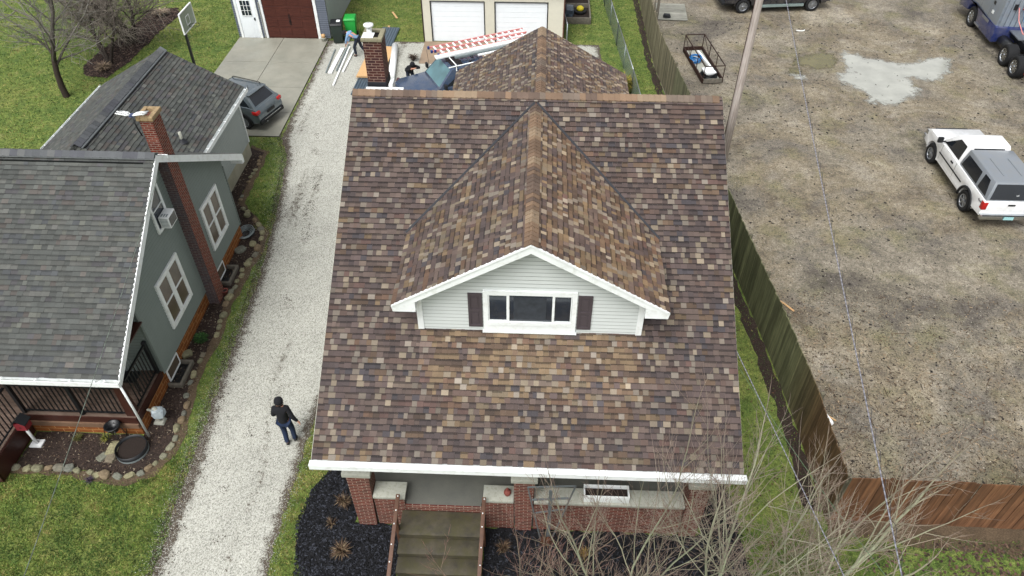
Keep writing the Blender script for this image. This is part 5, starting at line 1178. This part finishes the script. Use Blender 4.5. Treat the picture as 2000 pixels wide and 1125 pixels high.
bedchips(9000,[(-5.0,10.9),(-5.5,10.0),(-5.65,9.1),(-5.45,8.3),(-5.1,6),(-3.0,6),(-3.0,9.1),(-4.2,9.15),(-4.2,10.9)],('0c0d10','17181d','2a2c33','07080a','3a3d45'),.06)
bedchips(11000,[(-1.05,9.15),(-1.05,6),(5.1,6),(5.25,7.7),(5.15,9.5),(4.9,11.5),(4.2,11.5),(4.2,9.15)],('0c0d10','17181d','2a2c33','07080a','3a3d45'),.06)
bedchips(15000,[(-13.35,11.5),(-13.35,10.3),(-10.3,10.15),(-9.7,10.5),(-9.55,11.5),(-9.65,13),(-9.8,16),(-9.8,18.4),(-9.6,20.1),(-11.1,22),(-11.2,25.4),(-11.6,25.4),(-11.6,20),(-10.4,20),(-10.4,11.5)],('2a211d','3b2f28','55463b','1c1614','8d8272','665648'),.045)
bedchips(6000,ISL,('2f2421','4a3a34','6b5a50','221b19'),.08)

# ------------------------------------------------------------------ bare trees
def branches(mb,tw,p,d,r,L,lvl,maxl,spread,up,cfg,col_b,col_t):
    segs=4 if lvl<2 else 3; pts=[p]; rr=[r]; dd=d.copy(); step=L/segs; rend=r*(.62 if lvl<maxl else .35)
    for i in range(segs):
        dd=(dd+Vector((random.gauss(0,cfg['wig']),random.gauss(0,cfg['wig']),random.gauss(0,cfg['wig'])+up))).normalized(); pts.append(pts[-1]+dd*step); rr.append(r+(rend-r)*(i+1)/segs)
    f=lvl/max(1,maxl); c=tuple(a*(1-f)+b*f for a,b in zip(col_b,col_t))
    (mb if lvl<cfg.get('trunklvl',1) else tw).tube(pts,rr,6 if r>.03 else (4 if r>.010 else 3),jit(c,.2),cap=False)
    if lvl>=maxl: return
    k=cfg['kids'][lvl]
    for i in range(k):
        t=cfg['t0'][min(lvl,len(cfg['t0'])-1)]+(1-cfg['t0'][min(lvl,len(cfg['t0'])-1)])*(i+random.random()*.8)/k; t=min(t,.999); j=int(t*segs); q=pts[j].lerp(pts[j+1],t*segs-j); rl=rr[j]*.62*random.uniform(.75,1)
        ax=(pts[j+1]-pts[j]).normalized(); s=ax.orthogonal().normalized(); s.rotate(Matrix.Rotation(random.uniform(0,2*PI),3,ax)); a=random.uniform(*spread)
        nd=(ax*math.cos(a)+s*math.sin(a)).normalized()
        branches(mb,tw,q,nd,max(rl,cfg['rmin']),L*random.uniform(*cfg['ratio'])*(1-.25*t),lvl+1,maxl,spread,up,cfg,col_b,col_t)
    # leader
    if lvl+1<=maxl: branches(mb,tw,pts[-1],dd,max(rend,cfg['rmin']),L*random.uniform(*cfg['ratio']),lvl+1,maxl,spread,up,cfg,col_b,col_t)
M['bark']=attr_mat('bark',.9,25,.35,.2)
def tree(name,label,loc,stems,cfg,cb,ct,seed,spread=(R(18),R(48)),up=.05,maxl=4,group=None,cat='tree'):
    random.seed(seed); t=thing(name,label,cat,loc,0,group); mb=MB(); tw=MB()
    for (az_,tilt,r,L,off) in stems:
        d=Vector((math.sin(tilt)*math.cos(az_),math.sin(tilt)*math.sin(az_),math.cos(tilt))); p=Vector((off*math.cos(az_),off*math.sin(az_),-.05))
        branches(mb,tw,p,d,r,L,0,maxl,spread,up,cfg,lin(cb),lin(ct))
    mb.build('trunk','bark',t); tw.build('crown','bark',t); return t
cfgF=dict(wig=.06,kids=[5,4,3,2],t0=[.35,.2,.2,.2],ratio=(.45,.68),rmin=.0038,trunklvl=1)
def fan(n,r,L,t0,t1,a0=0,a1=2*PI): return [(a0+(a1-a0)*(i+random.random()*.5)/n,random.uniform(t0,t1),r*random.uniform(.6,1.1),L*random.uniform(.8,1.15),random.uniform(.03,.2)) for i in range(n)]
random.seed(21)
tree('bare_tree','bare multi-stemmed tree with pale green stems at the right end of the porch',(4.15,7.15,0),fan(5,.045,3.1,R(4),R(26)),cfgF,'9fa58a','94837a',5)
tree('bare_tree','bare spreading tree leaning its pale limbs over the corner of the red-brown fence',(5.7,7.0,0),fan(4,.05,2.8,R(16),R(50),-.7,1.3)+fan(3,.042,3.0,R(5),R(18)),cfgF,'a4aa8e','988578',9)
tree('bare_tree','bare slender multi-stemmed tree in the black mulch before the middle of the porch',(2.0,7.05,0),fan(6,.034,2.9,R(5),R(30)),cfgF,'989e84','8f7a70',14)
cfgS=dict(cfgF); cfgS['kids']=[3,3,2,2]
tree('bare_shrub','low bare shrub with reddish twigs beside the foot of the porch steps',(.1,6.7,0),fan(9,.02,1.8,R(15),R(50)),cfgS,'8c8470','8c6a62',17,cat='shrub')
cfgB=dict(wig=.13,kids=[4,4,4,3],t0=[.6,.2,.2,.2],ratio=(.7,.95),rmin=.006,trunklvl=1)
tree('bare_tree','small bare tree with pale grey twigs standing alone on the left lawn',(-21.45,29.7,0),[(2.9,R(8),.15,2.3,0)],cfgB,'3d352f','8d8a82',31,spread=(R(32),R(75)),up=.03,maxl=4)
tree('bare_tree','dark bare tree with a thick trunk and wide limbs in the mulch island',(-20.75,35.3,0),[(1.2,R(6),.2,1.8,0),(3.6,R(25),.12,1.9,.05),(0,R(28),.12,1.9,.05)],cfgB,'3d3632','837b72',33,spread=(R(35),R(78)),up=.0,maxl=4)
tree('bare_tree','bare crooked tree at the near end of the mulch island',(-20.9,32.9,0),[(2.6,R(22),.09,2.0,.05),(.4,R(30),.08,1.9,.05),(1.5,R(10),.08,1.8,.0)],cfgB,'3d3632','8a8278',36,spread=(R(35),R(78)),up=.0,maxl=4)
random.seed(77)
def tuft(name,label,x,y,n,h,spread,cols,cat='plant',group=None,z=.02,w=.005):
    t=thing(name,label,cat,(x,y,z),0,group); mb=MB()
    for i in range(n):
        a=random.uniform(0,2*PI); l=h*random.uniform(.5,1.1); s=spread*random.uniform(.2,1); q=random.uniform(0,.05)
        p0=Vector((math.cos(a)*q,math.sin(a)*q,0)); p1=p0+Vector((math.cos(a)*s*.4,math.sin(a)*s*.4,l*.7)); p2=p0+Vector((math.cos(a)*s,math.sin(a)*s,l*random.uniform(.5,1)))
        sd=Vector((-math.sin(a),math.cos(a),0))*w; c=jit(lin(random.choice(cols)),.2)
        mb.face([p0-sd,p0+sd,p1+sd,p1-sd],c); mb.face([p1-sd,p1+sd,p2],c)
    mb.build('foliage','blade',t); return t
DEAD=('5d4836','7a6450','4a3a2e','8d7c62','3c3026')
tuft('dead_perennial','tall dried brown perennial in the black mulch by the left porch column',-4.55,9.6,220,.42,.26,DEAD)
tuft('dead_perennial','round dried clump of tan stems in the black mulch left of the steps',-4.35,8.35,260,.3,.3,DEAD)
tuft('dead_perennial','sparse pale dried stems in the black mulch between the two dried clumps',-4.75,9.05,40,.3,.2,DEAD)
tuft('dead_perennial','dried hanging tan leaves right of the handrail in the black mulch',-.55,8.55,90,.4,.25,DEAD)
tuft('dead_perennial','dried reddish stems at the foot of the metal trellis',.45,8.75,80,.35,.22,('6d4534','7d563c','513528'))
tuft('dead_perennial','dried yellow leaf clump in the black mulch right of the trellis',1.35,8.5,70,.35,.22,('9a8048','7d6840','b39a60'))
tuft('small_plant','low yellow-green plant in the front bed left of the metal ring',-11.35,11.3,120,.16,.17,('7d7d3a','5f6a30','93904a'))
tuft('small_plant','low brownish green plant near the middle of the orange block wall',-12.1,11.3,120,.16,.18,('5b5f34','6f6a3a','4a4a2c'))
tuft('small_plant','leafy dark green plant below the lower pair of side windows',-10.05,15.0,260,.22,.25,('2f4d25','3d6030','254020'),w=.03)
tuft('ornamental_shrub','olive and yellow shrub beside the chain link fence',3.85,31.2,900,.75,.7,('8a8038','6a6a34','a0903f','565f2e'),cat='shrub',w=.022)
tuft('small_plant','purple-grey low plant outside the stone border',-11.2,10.05,90,.1,.15,('4a3d4c','5d5160','3a343c'))
tuft('dead_perennial','dead brown stems on the gravel in front of the blue truck',-6.2,33.9,110,.35,.4,('4b4038','6b5f52','2f2823'),w=.015)
tuft('dead_perennial','pale dried grass at the far end of the mulch island',-20.6,38.7,260,.4,.6,('9a8a78','7d6d60','b0a088'),w=.02)
tuft('dead_perennial','dried tan grass at the near end of the mulch island',-20.9,32.3,220,.35,.5,('93826c','7d6d60','6a5a4a'),w=.02)

# ------------------------------------------------------------------ garden objects
def rock_mesh(seed,sx,sy,sz,mat):
    rr=random.Random(seed); bm=bmesh.new(); bmesh.ops.create_icosphere(bm,subdivisions=2,radius=1)
    for v in bm.verts:
        k=1+rr.uniform(-.13,.13); v.co=Vector((math.copysign(abs(v.co.x)**.6,v.co.x)*sx*k,math.copysign(abs(v.co.y)**.6,v.co.y)*sy*k,math.copysign(abs(v.co.z)**.6,v.co.z)*sz*k+sz*.35))
    me=bpy.data.meshes.new('stone'); bm.to_mesh(me); bm.free(); me.materials.append(M[mat]); return me
M['border_stone']=NT('border_stone').m
def stonemat():
    m=NT('field_stone'); oi=m.n('ShaderNodeObjectInfo').outputs['Random']; c=m.ramp(oi,[(.1,'7c7a62'),(.4,'8f8a6c'),(.65,'6d7068'),(.9,'7f6f58')]); c=m.mix(1,c,m.ramp(m.noise(14,5,.7),[(.3,.55),(.7,1.15)]),'MULTIPLY'); m.base(c).set(.85,0,.3); m.bump(m.noise(20,4),.5,.02); return m.m
M['border_stone']=stonemat()
path=[(-13.3,10.33),(-12.1,10.42),(-11.3,10.28),(-10.8,10.22),(-10.3,10.18),(-9.9,10.36),(-9.62,10.8),(-9.53,11.5),(-9.62,12.4),(-9.8,13.3),(-9.82,14.2),(-9.7,15.2),(-9.82,16.4),(-9.8,17.4),(-9.78,18.4),(-9.62,19.2),(-9.62,20.1),(-10.1,20.8),(-10.5,21.3),(-11.1,21.9),(-11.2,22.9),(-11.1,24.2),(-11.15,25.3)]
sv=[rock_mesh(40+i,random.uniform(.10,.15),random.uniform(.07,.10),random.uniform(.05,.08),'border_stone') for i in range(7)]
acc=0; k=0
for (xa,ya),(xb,yb) in zip(path,path[1:]):
    L=math.hypot(xb-xa,yb-ya); a=math.atan2(yb-ya,xb-xa)
    while acc<L:
        f=acc/L; x=xa+(xb-xa)*f; y=ya+(yb-ya)*f
        if not(y>12.6 and random.random()<.12):
            o=bpy.data.objects.new('border_stone',sv[k%7]); COL.objects.link(o); o.location=(x+random.uniform(-.05,.05),y+random.uniform(-.05,.05),.0); o.rotation_euler=(random.uniform(-.15,.15),random.uniform(-.15,.15),a+random.uniform(-.4,.4)+PI*(k%2))
            s=random.uniform(.75,1.25) if y<21 else random.uniform(.6,1); o.scale=(s,s,s); tag(o,'fieldstone in the curving border round the grey house flower bed','stone','border stones of the flower bed')
        acc+=random.uniform(.23,.34); k+=1
    acc-=L
for lb,x,y,sx,sy,sz in (('large mossy rock against the left side of the black metal ring',-11.0,11.0,.24,.17,.11),('grey-brown rock below the large mossy rock beside the metal ring',-10.95,10.72,.15,.12,.09),('flat dark rock left of the pair beside the metal ring',-11.2,10.75,.14,.11,.08),
    ('pale yellow-green rock against the house wall near the front side window',-10.28,14.4,.17,.13,.11),('big pale flat rock between the coiled hose and the far window well',-10.2,19.25,.2,.15,.09),('broad grey rock in the bed corner near the hose',-9.85,19.6,.15,.13,.08),('pale cut stone at the far corner of the grey house',-10.55,21.2,.12,.1,.1)):
    o=bpy.data.objects.new('rock',rock_mesh(int(x*-10+y*7),sx,sy,sz,'border_stone')); COL.objects.link(o); o.location=(x,y,0); o.rotation_euler=(0,0,x*3); tag(o,lb,'rock')
t=thing('fire_ring','black metal ring filled with dark soil in the front bed','fire ring',(-10.48,10.98,.02))
MB().lathe([(.40,0),(.40,.2),(.385,.2),(.385,.0)],n=32).build('ring','black',t); MB().lathe([(.001,.1),(.385,.09)],n=24).build('fill','soil',t)
MB().lathe([(.403,.0),(.405,.05),(.40,.06)],n=32).build('base_band','steel',t)
t=thing('birdhouse','red birdhouse on a white post with a square base','birdhouse',(-13.12,11.1,.02))
MB().box(-.16,.16,-.12,.12,0,.04).build('base','pvc',t); MB().tube([(0,0,.04),(-.02,0,.75)],.04,8).build('post','pvc',t)
bh=MB(); bh.box(-.15,.13,-.12,.12,.75,1.0); bh=bh.build('house_box',paint('red_paint','8a2f36',.6),t); mb=MB(); mb.hexa([(-.2,-.15,.98),(-.02,-.15,1.14),(-.02,.15,1.14),(-.2,.15,.98),(-.2,-.15,1.0),(-.02,-.15,1.17),(-.02,.15,1.17),(-.2,.15,1.0)]); mb.hexa([(-.02,-.15,1.14),(.18,-.15,.98),(.18,.15,.98),(-.02,.15,1.14),(-.02,-.15,1.17),(.18,-.15,1.0),(.18,.15,1.0),(-.02,.15,1.17)]); mb.build('roof','dark',bh)
MB().lathe([(.001,-.125),(.025,-.125)],(-.01,0,.87),'y',10).build('entrance','black',bh)
# plant stand with legs
t=thing('plant_stand','black metal plant stand with curled legs in front of the porch wall','plant stand',(-11.0,11.35,.02))
mb=MB()
for i in range(7):
    a=2*PI*i/7; c,s=math.cos(a),math.sin(a); mb.tube([(c*.1,s*.1,.55),(c*.22,s*.22,.5),(c*.27,s*.27,.25),(c*.2,s*.2,0)],.012,5)
mb.build('leg','black',t); MB().lathe([(.001,.4),(.14,.42),(.2,.58),(.21,.6),(.17,.6),(.12,.5),(.001,.48)],n=16).build('bowl','black',t)
# lawn statue under plastic
t=thing('garden_statue','weathered pale garden statue wrapped in clear plastic at the porch corner','statue',(-10.12,11.95,.02))
MB().frus((-.16,.14,-.12,.12),(-.13,.11,-.1,.1),0,.08).build('plinth','stone_grey',t,bevel=.01)
skin_mesh('figure',{'a':((0,0,.3),.1),'b':((0,0,.1),.08),'c':((.02,.0,.5),.085),'d':((.03,-.02,.64),.07),'e':((.14,-.05,.42),.04),'f':((.2,-.1,.28),.035),'g':((-.12,.03,.45),.04),'h':((-.2,-.02,.56),.035)},[('a','b'),('a','c'),('c','d'),('c','e'),('e','f'),('c','g'),('g','h')],'stone_grey',t,2)
pm=NT('clear_plastic'); pm.base('c6d4dc').set(.2,0,.8); pm.b.inputs['Alpha'].default_value=.55
me=rock_mesh(5,.16,.14,.16,'white'); o=link('plastic_cover',me,pm.m,t,(.08,-.02,.38))
t=thing('coiled_hose','coil of white and grey garden hose on the ground at the far house corner','hose',(-10.28,20.15,.03)); mb=MB()
for q in range(5):
    r0=.16+.035*q; mb.tube([(r0*math.cos(a*PI/12)+random.uniform(-.02,.02),r0*math.sin(a*PI/12)*1.3,.02+.02*q) for a in range(25)],.012,5)
mb.build('coil','steel',t); MB().lathe([(.0,.0),(.3,.0),(.33,.06),(.31,.06),(.28,.02)],n=18).build('tray','black',t)
t=thing('flower_pot','small terracotta pot at the foot of the red chimney','pot',(-9.98,17.05,.02)); MB().lathe([(.001,0),(.07,0),(.1,.16),(.11,.16),(.11,.19),(.09,.19),(.085,.15),(.001,.14)],n=14).build('pot','terracotta',t); MB().lathe([(.001,.155),(.085,.155)],n=12).build('soil','soil',t)
for y0_,y1_,lb in ((17.45,18.35,'timber window well beside the red chimney'),(13.15,14.1,'timber window well near the front porch corner')):
    t=thing('window_well',lb,'window well',(-10.35,(y0_+y1_)/2,0)); h=(y1_-y0_)/2
    for a in ((.0,.33,-h,-h+.07),(.0,.33,h-.07,h),(.33,.40,-h,h)): MB().box(a[0],a[1],a[2],a[3],0,.16).build('timber','greywood',t,bevel=.006)
    MB().box(0.005,.33,-h+.07,h-.07,.0,.024).build('floor','black',t)
ac=thing('air_conditioner','white window air conditioner on the grey house gable','air conditioner',(-10.30,15.88,3.83))
MB().box(0,.28,-.23,.23,0,.36).build('case','pvc',ac,bevel=.015); mb=MB()
for i in range(6): mb.box(.04,.25,-.233,-.227,.05+i*.048,.07+i*.048)
for i in range(3): mb.box(.05+i*.07,.09+i*.07,-.17,-.05,.36,.364)
mb.build('vent','steel',ac); MB().box(.28,.284,-.2,.2,.04,.32).build('grille','glass_car',ac)
an=thing('tv_antenna','white flat looped antenna on a bent arm beside the red chimney top','antenna',(-10.42,16.6,6.35)); MB().tube([(.03,-.05,-.15),(-.02,-.06,.1),(-.06,-.05,.42)],.018,6).build('arm','black',an)
mb=MB()
for s in (-1,1):
    for q in (.0,.09): mb.tube([(-.06+s*(.03),-.05+q*0,.45),(-.06+s*.12,-.12+q,.50),(-.06+s*.38,-.08+q,.52),(-.06+s*.40,.02+q,.5),(-.06+s*.12,.06,.48),(-.06+s*.03,0,.45)],.018,5)
    for i in range(5): mb.tube([(-.06+s*(.1+i*.06),-.1,.50),(-.06+s*(.1+i*.06),.06,.49)],.01,4)
mb.build('element','pvc',an); MB().box(-.12,0,-.08,.04,.42,.47).build('bracket',paint('antenna_blue','3b4668',.5),an)
# cable box, lamp
t=thing('ceiling_lamp','small white round lamp hanging under the grey house eave','lamp',(-10.55,11.2,2.5)); MB().lathe([(.001,0),(.11,.01),(.12,.07),(.05,.12)],n=14).build('shade','pvc',t)
t=thing('garden_chair','metal garden chair with slatted back behind the porch side railing','chair',(-10.85,12.6,.7)); MB().box(-.22,.22,-.2,.2,.4,.44).build('seat','black',t)
for i in range(5): MB().box(-.2+i*.09,-.15+i*.09,.18,.2,.44,.9).build('slat','steel',t)
for a in (-.2,.18):
    for b in (-.18,.16): MB().box(a,a+.03,b,b+.03,0,.4).build('leg','black',t)
# main house porch objects
t=thing('planter_box','white window box planter standing on the right porch wall','planter',(1.80,9.33,1.312)); mb=MB()
for a in ((-.52,.52,-.16,-.13),(-.52,.52,.13,.16),(-.52,-.49,-.13,.13),(.49,.52,-.13,.13)): mb.box(*a,0,.24)
mb.build('box','white',t,bevel=.006); MB().box(-.49,.49,-.13,.13,.0,.12).build('soil_fill','soil',t)
t=thing('lantern','small red ornament standing on the low wall beside the middle porch column','ornament',(-.48,9.3,1.312)); t.scale=(.72,.72,.8); MB().lathe([(.001,0),(.09,.0),(.12,.08),(.11,.15),(.05,.2),(.001,.2)],n=14).build('bowl','terracotta',t); MB().lathe([(.03,.2),(.05,.26),(.02,.32),(.001,.34)],n=10).build('top','terracotta',t)
t=thing('metal_trellis','grey fan-shaped metal frame standing in the mulch beside the middle porch column','trellis',(.45,8.88,0)); mb=MB()
W_=[(-.12,.0,-.46,2.3),(.12,0,.58,2.42)]
for a,z0,b,z1 in W_: mb.beam((a,0,z0),(b,0,z1),.03,.03,up=(0,1,0))
mb.beam((-.46,0,2.3),(.58,0,2.42),.03,.03); mb.beam((-.27,0,1.25),(.36,0,1.45),.028,.028); mb.beam((-.36,0,1.8),(.45,0,1.92),.04,.03); mb.beam((0.05,0,0.2),(.05,0,2.2),.08,.03,up=(0,1,0)); mb.build('frame',paint('dull_grey_metal','6f7678',.5,.4),t)

# ------------------------------------------------------------------ drive and back yard objects
hp=thing('basketball_hoop','portable basketball hoop with clear backboard beside the driveway','basketball hoop',(-16.1,31.7,0))
MB().beam((0,0,.25),(.0,.1,2.55),.1,.1,up=(0,1,0)).build('pole','black',hp); MB().frus((-.5,.4,-.4,.4),(-.4,.3,-.3,.3),0,.28).build('base','dark',hp,bevel=.03)
bb=MB(); bb.box(.28,.31,-.60,.75,2.42,3.28).build('backboard',paint('acrylic_board','93a08d',.15,var=.05),hp)
mb=MB()
for a in ((-.63,-.60,2.39,3.31),(.75,.78,2.39,3.31),(-.6,.75,2.39,2.43),(-.6,.75,3.27,3.31)): mb.box(.27,.33,a[0],a[1],a[2],a[3])
for a in ((-.12,-.09,2.6,3.0),(.24,.27,2.6,3.0),(-.09,.24,2.6,2.63),(-.09,.24,2.97,3.0)): mb.box(.312,.318,*a)
mb.build('board_frame','pvc',hp); MB().lathe([(.225,-.012),(.24,0),(.225,.012),(.21,0)],(.55,.08,2.55),n=20,closed=True).build('rim','black',hp); MB().beam((0,.1,2.5),(.28,.08,2.7),.08,.05).build('bracket','black',hp)
def bin_(x,y,rz,matb,label,lid='dark'):
    t=thing('wheelie_bin',label,'wheelie bin',(x,y,0),rz); MB().frus((-.22,.22,-.25,.25),(-.29,.29,-.34,.34),.05,1.0).build('body',matb,t,bevel=.02)
    l=MB().frus((-.31,.31,-.38,.36),(-.26,.26,-.3,.3),1.0,1.09).build('lid',lid,t,bevel=.02); MB().tube([(-.25,.38,.98),(.25,.38,.98)],.02,6).build('handle','black',t)
    for s in (-1,1): MB().lathe([(.001,-.03),(.1,-.03),(.1,.03),(.001,.03)],(s*.24,.27,.1),'x',14).build('wheel','rubber',t)
    return t
b=bin_(-10.28,35.85,R(8),'darkgreen_can','dark green wheelie bin with black lid at the slate garage corner'); MB().box(.02,.2,-.1,.15,1.09,1.095).build('sticker','white',b)
bin_(-9.72,36.5,R(5),'green_can','bright green wheelie bin behind the dark green one','green_can')
t=thing('flower_pot','stacked stone-coloured pots at the right jamb of the walnut door','pot',(-11.05,35.85,0)); MB().lathe([(.001,0),(.1,0),(.14,.2),(.15,.22),(.001,.2)],n=12).build('pot','stone_grey',t); MB().lathe([(.001,.2),(.08,.22),(.11,.38),(.001,.4)],n=12).build('upper_pot','osb',t)
def strip_thing(name,label,cat,a,b,w,h,z,mat,group=None):
    a=Vector((a[0],a[1],0));b=Vector((b[0],b[1],0)); L=(b-a).length; o=MB().box(0,L,-w/2,w/2,0,h).box(0,L,-w/2,-w/2+.015,h,h+.015).build(name,mat); o.location=(a.x,a.y,z); o.rotation_euler=(0,0,math.atan2(b.y-a.y,b.x-a.x)); return tag(o,label,cat,group)
gpn='lengths of white and grey trim laid on the gravel'
strip_thing('trim_length','thin grey trim length at the left of the row on the gravel','trim',(-10.18,32.4),(-10.28,34.9),.06,.03,.03,'steel',gpn)
strip_thing('trim_length','wide white trim length second from the left on the gravel','trim',(-9.98,32.35),(-9.92,35.05),.2,.04,.03,'pvc',gpn)
strip_thing('trim_length','grey channel length lying just right of the wide white trim','trim',(-9.72,32.6),(-9.7,35.5),.07,.04,.03,'steel',gpn)
strip_thing('trim_length','longest white trim length reaching nearest the house on the gravel','trim',(-9.55,31.15),(-9.60,35.2),.08,.05,.03,'pvc',gpn)
strip_thing('trim_length','narrow white trim length at the right of the row on the gravel','trim',(-9.38,32.5),(-9.3,35.3),.09,.05,.03,'pvc',gpn)
t=thing('sheet_stack','blue-grey ribbed metal roofing sheets stacked on the gravel','metal sheets',(-8.0,33.6,0)); mb=MB(); mb.box(-.45,.45,-3.3,3.9,.03,.09)
for i in range(7): mb.box(-.42+i*.13,-.38+i*.13,-3.3,3.9,.09,.12)
mb.build('sheet','sheet_metal',t); t.rotation_euler=(0,0,R(-2))
t=MB(); 
for i in range(3): t.box(-.62+i*.02,.58+i*.02,-1.3,1.9,.12+i*.03,.147+i*.03)
o=t.build('board_stack','osb'); o.location=(-7.95,33.1,0.01); o.rotation_euler=(0,0,R(-2)); tag(o,'tan strand board sheets lying on the metal roofing beside the chimney','boards')
o=MB().tube([(0,0,.16),(0,3.5,.16)],.16,14).build('insulation_roll','pvc'); o.location=(-6.92,31.7,0.01); o.rotation_euler=(0,0,R(6)); tag(o,'fat white roll lying on the gravel right of the metal sheets','roll')
o=MB().box(-.06,.06,0,1.6,0,.1).build('brown_downspout',paint('oxblood','4a2226',.5)); o.location=(-6.62,30.3,.02); tag(o,'dark red-brown spout section beside the near end of the white roll','trim')
for lb,x,y,a,l in (('short pale plank lying alone on the grass between the garages',-7.95,39.2,R(115),.9),('narrow orange-tan stick at the far end of the metal sheets',-8.0,37.4,R(95),.8)):
    o=MB().box(-l/2,l/2,-.05,.05,0,.03).build('plank','osb'); o.location=(x,y,.03); o.rotation_euler=(0,0,a); tag(o,lb,'plank')
rb_=thing('raised_bed','weathered timber raised bed behind the short chain link panel','raised bed',(1.9,40.1,0))
for a in ((-.75,.75,-1.6,-1.5),(-.75,.75,.3,.38),(-.75,.75,1.5,1.6),(-.75,-.67,-1.5,1.5),(.67,.75,-1.5,1.5)): MB().box(*a,0,.35).build('board','greywood',rb_,bevel=.008)
MB().box(-.67,.67,-1.5,1.5,0,.12).build('soil','soil',rb_)
me=rock_mesh(9,.28,.42,.28,'sheet_metal'); o=bpy.data.objects.new('bin_bag',me); COL.objects.link(o); me.materials.clear(); me.materials.append(paint('dark_plastic_bag','4a5560',.3)); o.location=(1.5,39.5,.2); tag(o,'dark blue-grey plastic bag in the timber raised bed','bag')
o=bpy.data.objects.new('bucket',bpy.data.meshes.new('x')); bpy.data.objects.remove(o)
t=thing('yellow_pumpkin','yellow round squash inside a dark tyre in the raised bed','squash',(2.1,39.75,.14)); MB().ball((0,0,.2),.2,12,8,sq=(1,1,.8)).build('squash','yellow',t); MB().lathe([(.2,0),(.34,.0),(.36,.14),(.22,.14)],n=18,closed=True).build('tyre_ring','rubber',t)
pa=thing('timber_platform','weathered grey board platform on the ground beside the far fence','platform',(7.1,40.2,0),R(-3)); mb=MB()
for i in range(9): mb.box(-.8,.8,-1.1+i*.245,-.88+i*.245,.05,.09,jit((1,1,1),.15))
mb.build('boards','pallet_wood',pa); MB().box(-.75,.75,-1.05,-.95,0,.05).build('bearer','greywood',pa); MB().box(-.75,.75,.95,1.05,0,.05).build('bearer','greywood',pa)
o=bpy.data.objects.new('bin_bag',rock_mesh(19,.2,.16,.14,'dark')); COL.objects.link(o); o.location=(6.75,39.4,.1); tag(o,'small black bag on the weathered platform','bag')
o=MB().box(-.06,.06,-.06,.06,0,2.0).box(-.2,-.15,-.02,.02,0,1.85).build('timber_post','greywood'); o.location=(6.0,37.9,0); tag(o,'thick dark timber post standing beside the far fence','post')
# mesh cart with hoses
tr_=thing('metal_cart','rusty open frame metal cart with tall uprights on the dirt lot','cart',(7.83,33.8,0),R(7.5))
W2,L2=.47,1.7
for s in (-1,1): MB().box(s*W2-.03,s*W2+.03,-L2,L2,.05,.25).build('side_beam','rust',tr_); 
for s in (-1,1): MB().box(-W2+.03,W2-.03,s*L2-.03,s*L2+.03,.05,.25).build('end_beam','greywood' if s<0 else 'rust',tr_)
MB().box(-W2+.03,W2-.03,-L2+.03,L2-.03,.04,.07).build('floor','stone_grey',tr_)
for s in (-1,1):
    for q in (-L2,-L2*.33,L2*.33,L2):
        if s>0 or True: MB().box(s*W2-.015,s*W2+.015,q-.015,q+.015,.25,.86).build('upright','rust',tr_)
    MB().box(s*W2-.018,s*W2+.018,-L2,L2,.86,.895).build('top_rail','rust',tr_)
for q in (-L2,L2): MB().box(-W2,W2,q-.018,q+.018,.86,.895).build('cross_rail','rust',tr_)
for s in (-1,1): MB().beam((s*W2,L2,.86),(s*W2,L2*.33,.3),.02,.02).build('brace','rust',tr_)
def coil(label,x,y,z,r,mat,n=5,th=.018):
    t=thing('hose_coil',label,'hose',(x,y,z)); mb=MB()
    for q in range(n):
        r0=r-.05*random.random(); ox,oy=random.uniform(-.04,.04),random.uniform(-.04,.04); mb.tube([(ox+r0*math.cos(a*PI/12),oy+r0*1.2*math.sin(a*PI/12),.03+.03*q+.02*math.sin(a*.7+q)) for a in range(25)],th,5)
    mb.build('coil',mat,t)
coil('tangled coil of bright blue hose inside the metal cart',7.58,34.2,.09,.28,'blue_hose',8); coil('coil of black hose at the near end of the metal cart',7.98,32.75,.09,.36,'black',7,.025)
o=MB().box(-.05,.05,-1.1,1.1,.0,.09).build('white_post','pvc'); o.location=(7.95,33.9,.26); o.rotation_euler=(R(-3),0,R(9)); tag(o,'white post lying lengthwise in the metal cart','post')
o=MB().box(-.25,.25,-.3,.3,0,.12).build('white_case','pvc',bevel=.02); o.location=(7.95,32.75,.26); o.rotation_euler=(0,0,R(15)); tag(o,'white box lying inside the black hose coil on the cart','box')
me=rock_mesh(61,.10,.14,.07,'pvc'); o=bpy.data.objects.new('litter_bag',me); COL.objects.link(o); o.location=(8.12,12.7,.03); o.scale=(1.3,1.3,1.3); o.rotation_euler=(0,0,.5); tag(o,'crumpled white and blue litter on the dirt beside the side fence','litter')
o=MB().tube([(-.28,0,.02),(0,.02,.03),(.3,.0,.025)],.022,5).build('stick','osb'); o.location=(8.15,12.9,.01); o.rotation_euler=(0,0,R(-38)); tag(o,'pale peeled stick on the dirt near the white litter','stick')
o=MB().tube([(-.4,0,.02),(0,.03,.03),(.4,.0,.025)],.03,5).build('stick','osb'); o.location=(8.0,17.3,.01); o.rotation_euler=(0,0,R(-50)); tag(o,'tan stick lying on the dirt beside the middle of the side fence','stick')
o=MB().tube([(.22*math.cos(a*PI/8),.12*math.sin(a*PI/8),.02) for a in range(-7,1)],.03,5).build('hose_scrap','pvc'); o.location=(13.6,38.2,.01); tag(o,'pale curved scrap of hose on the dirt before the brown puddle','scrap')
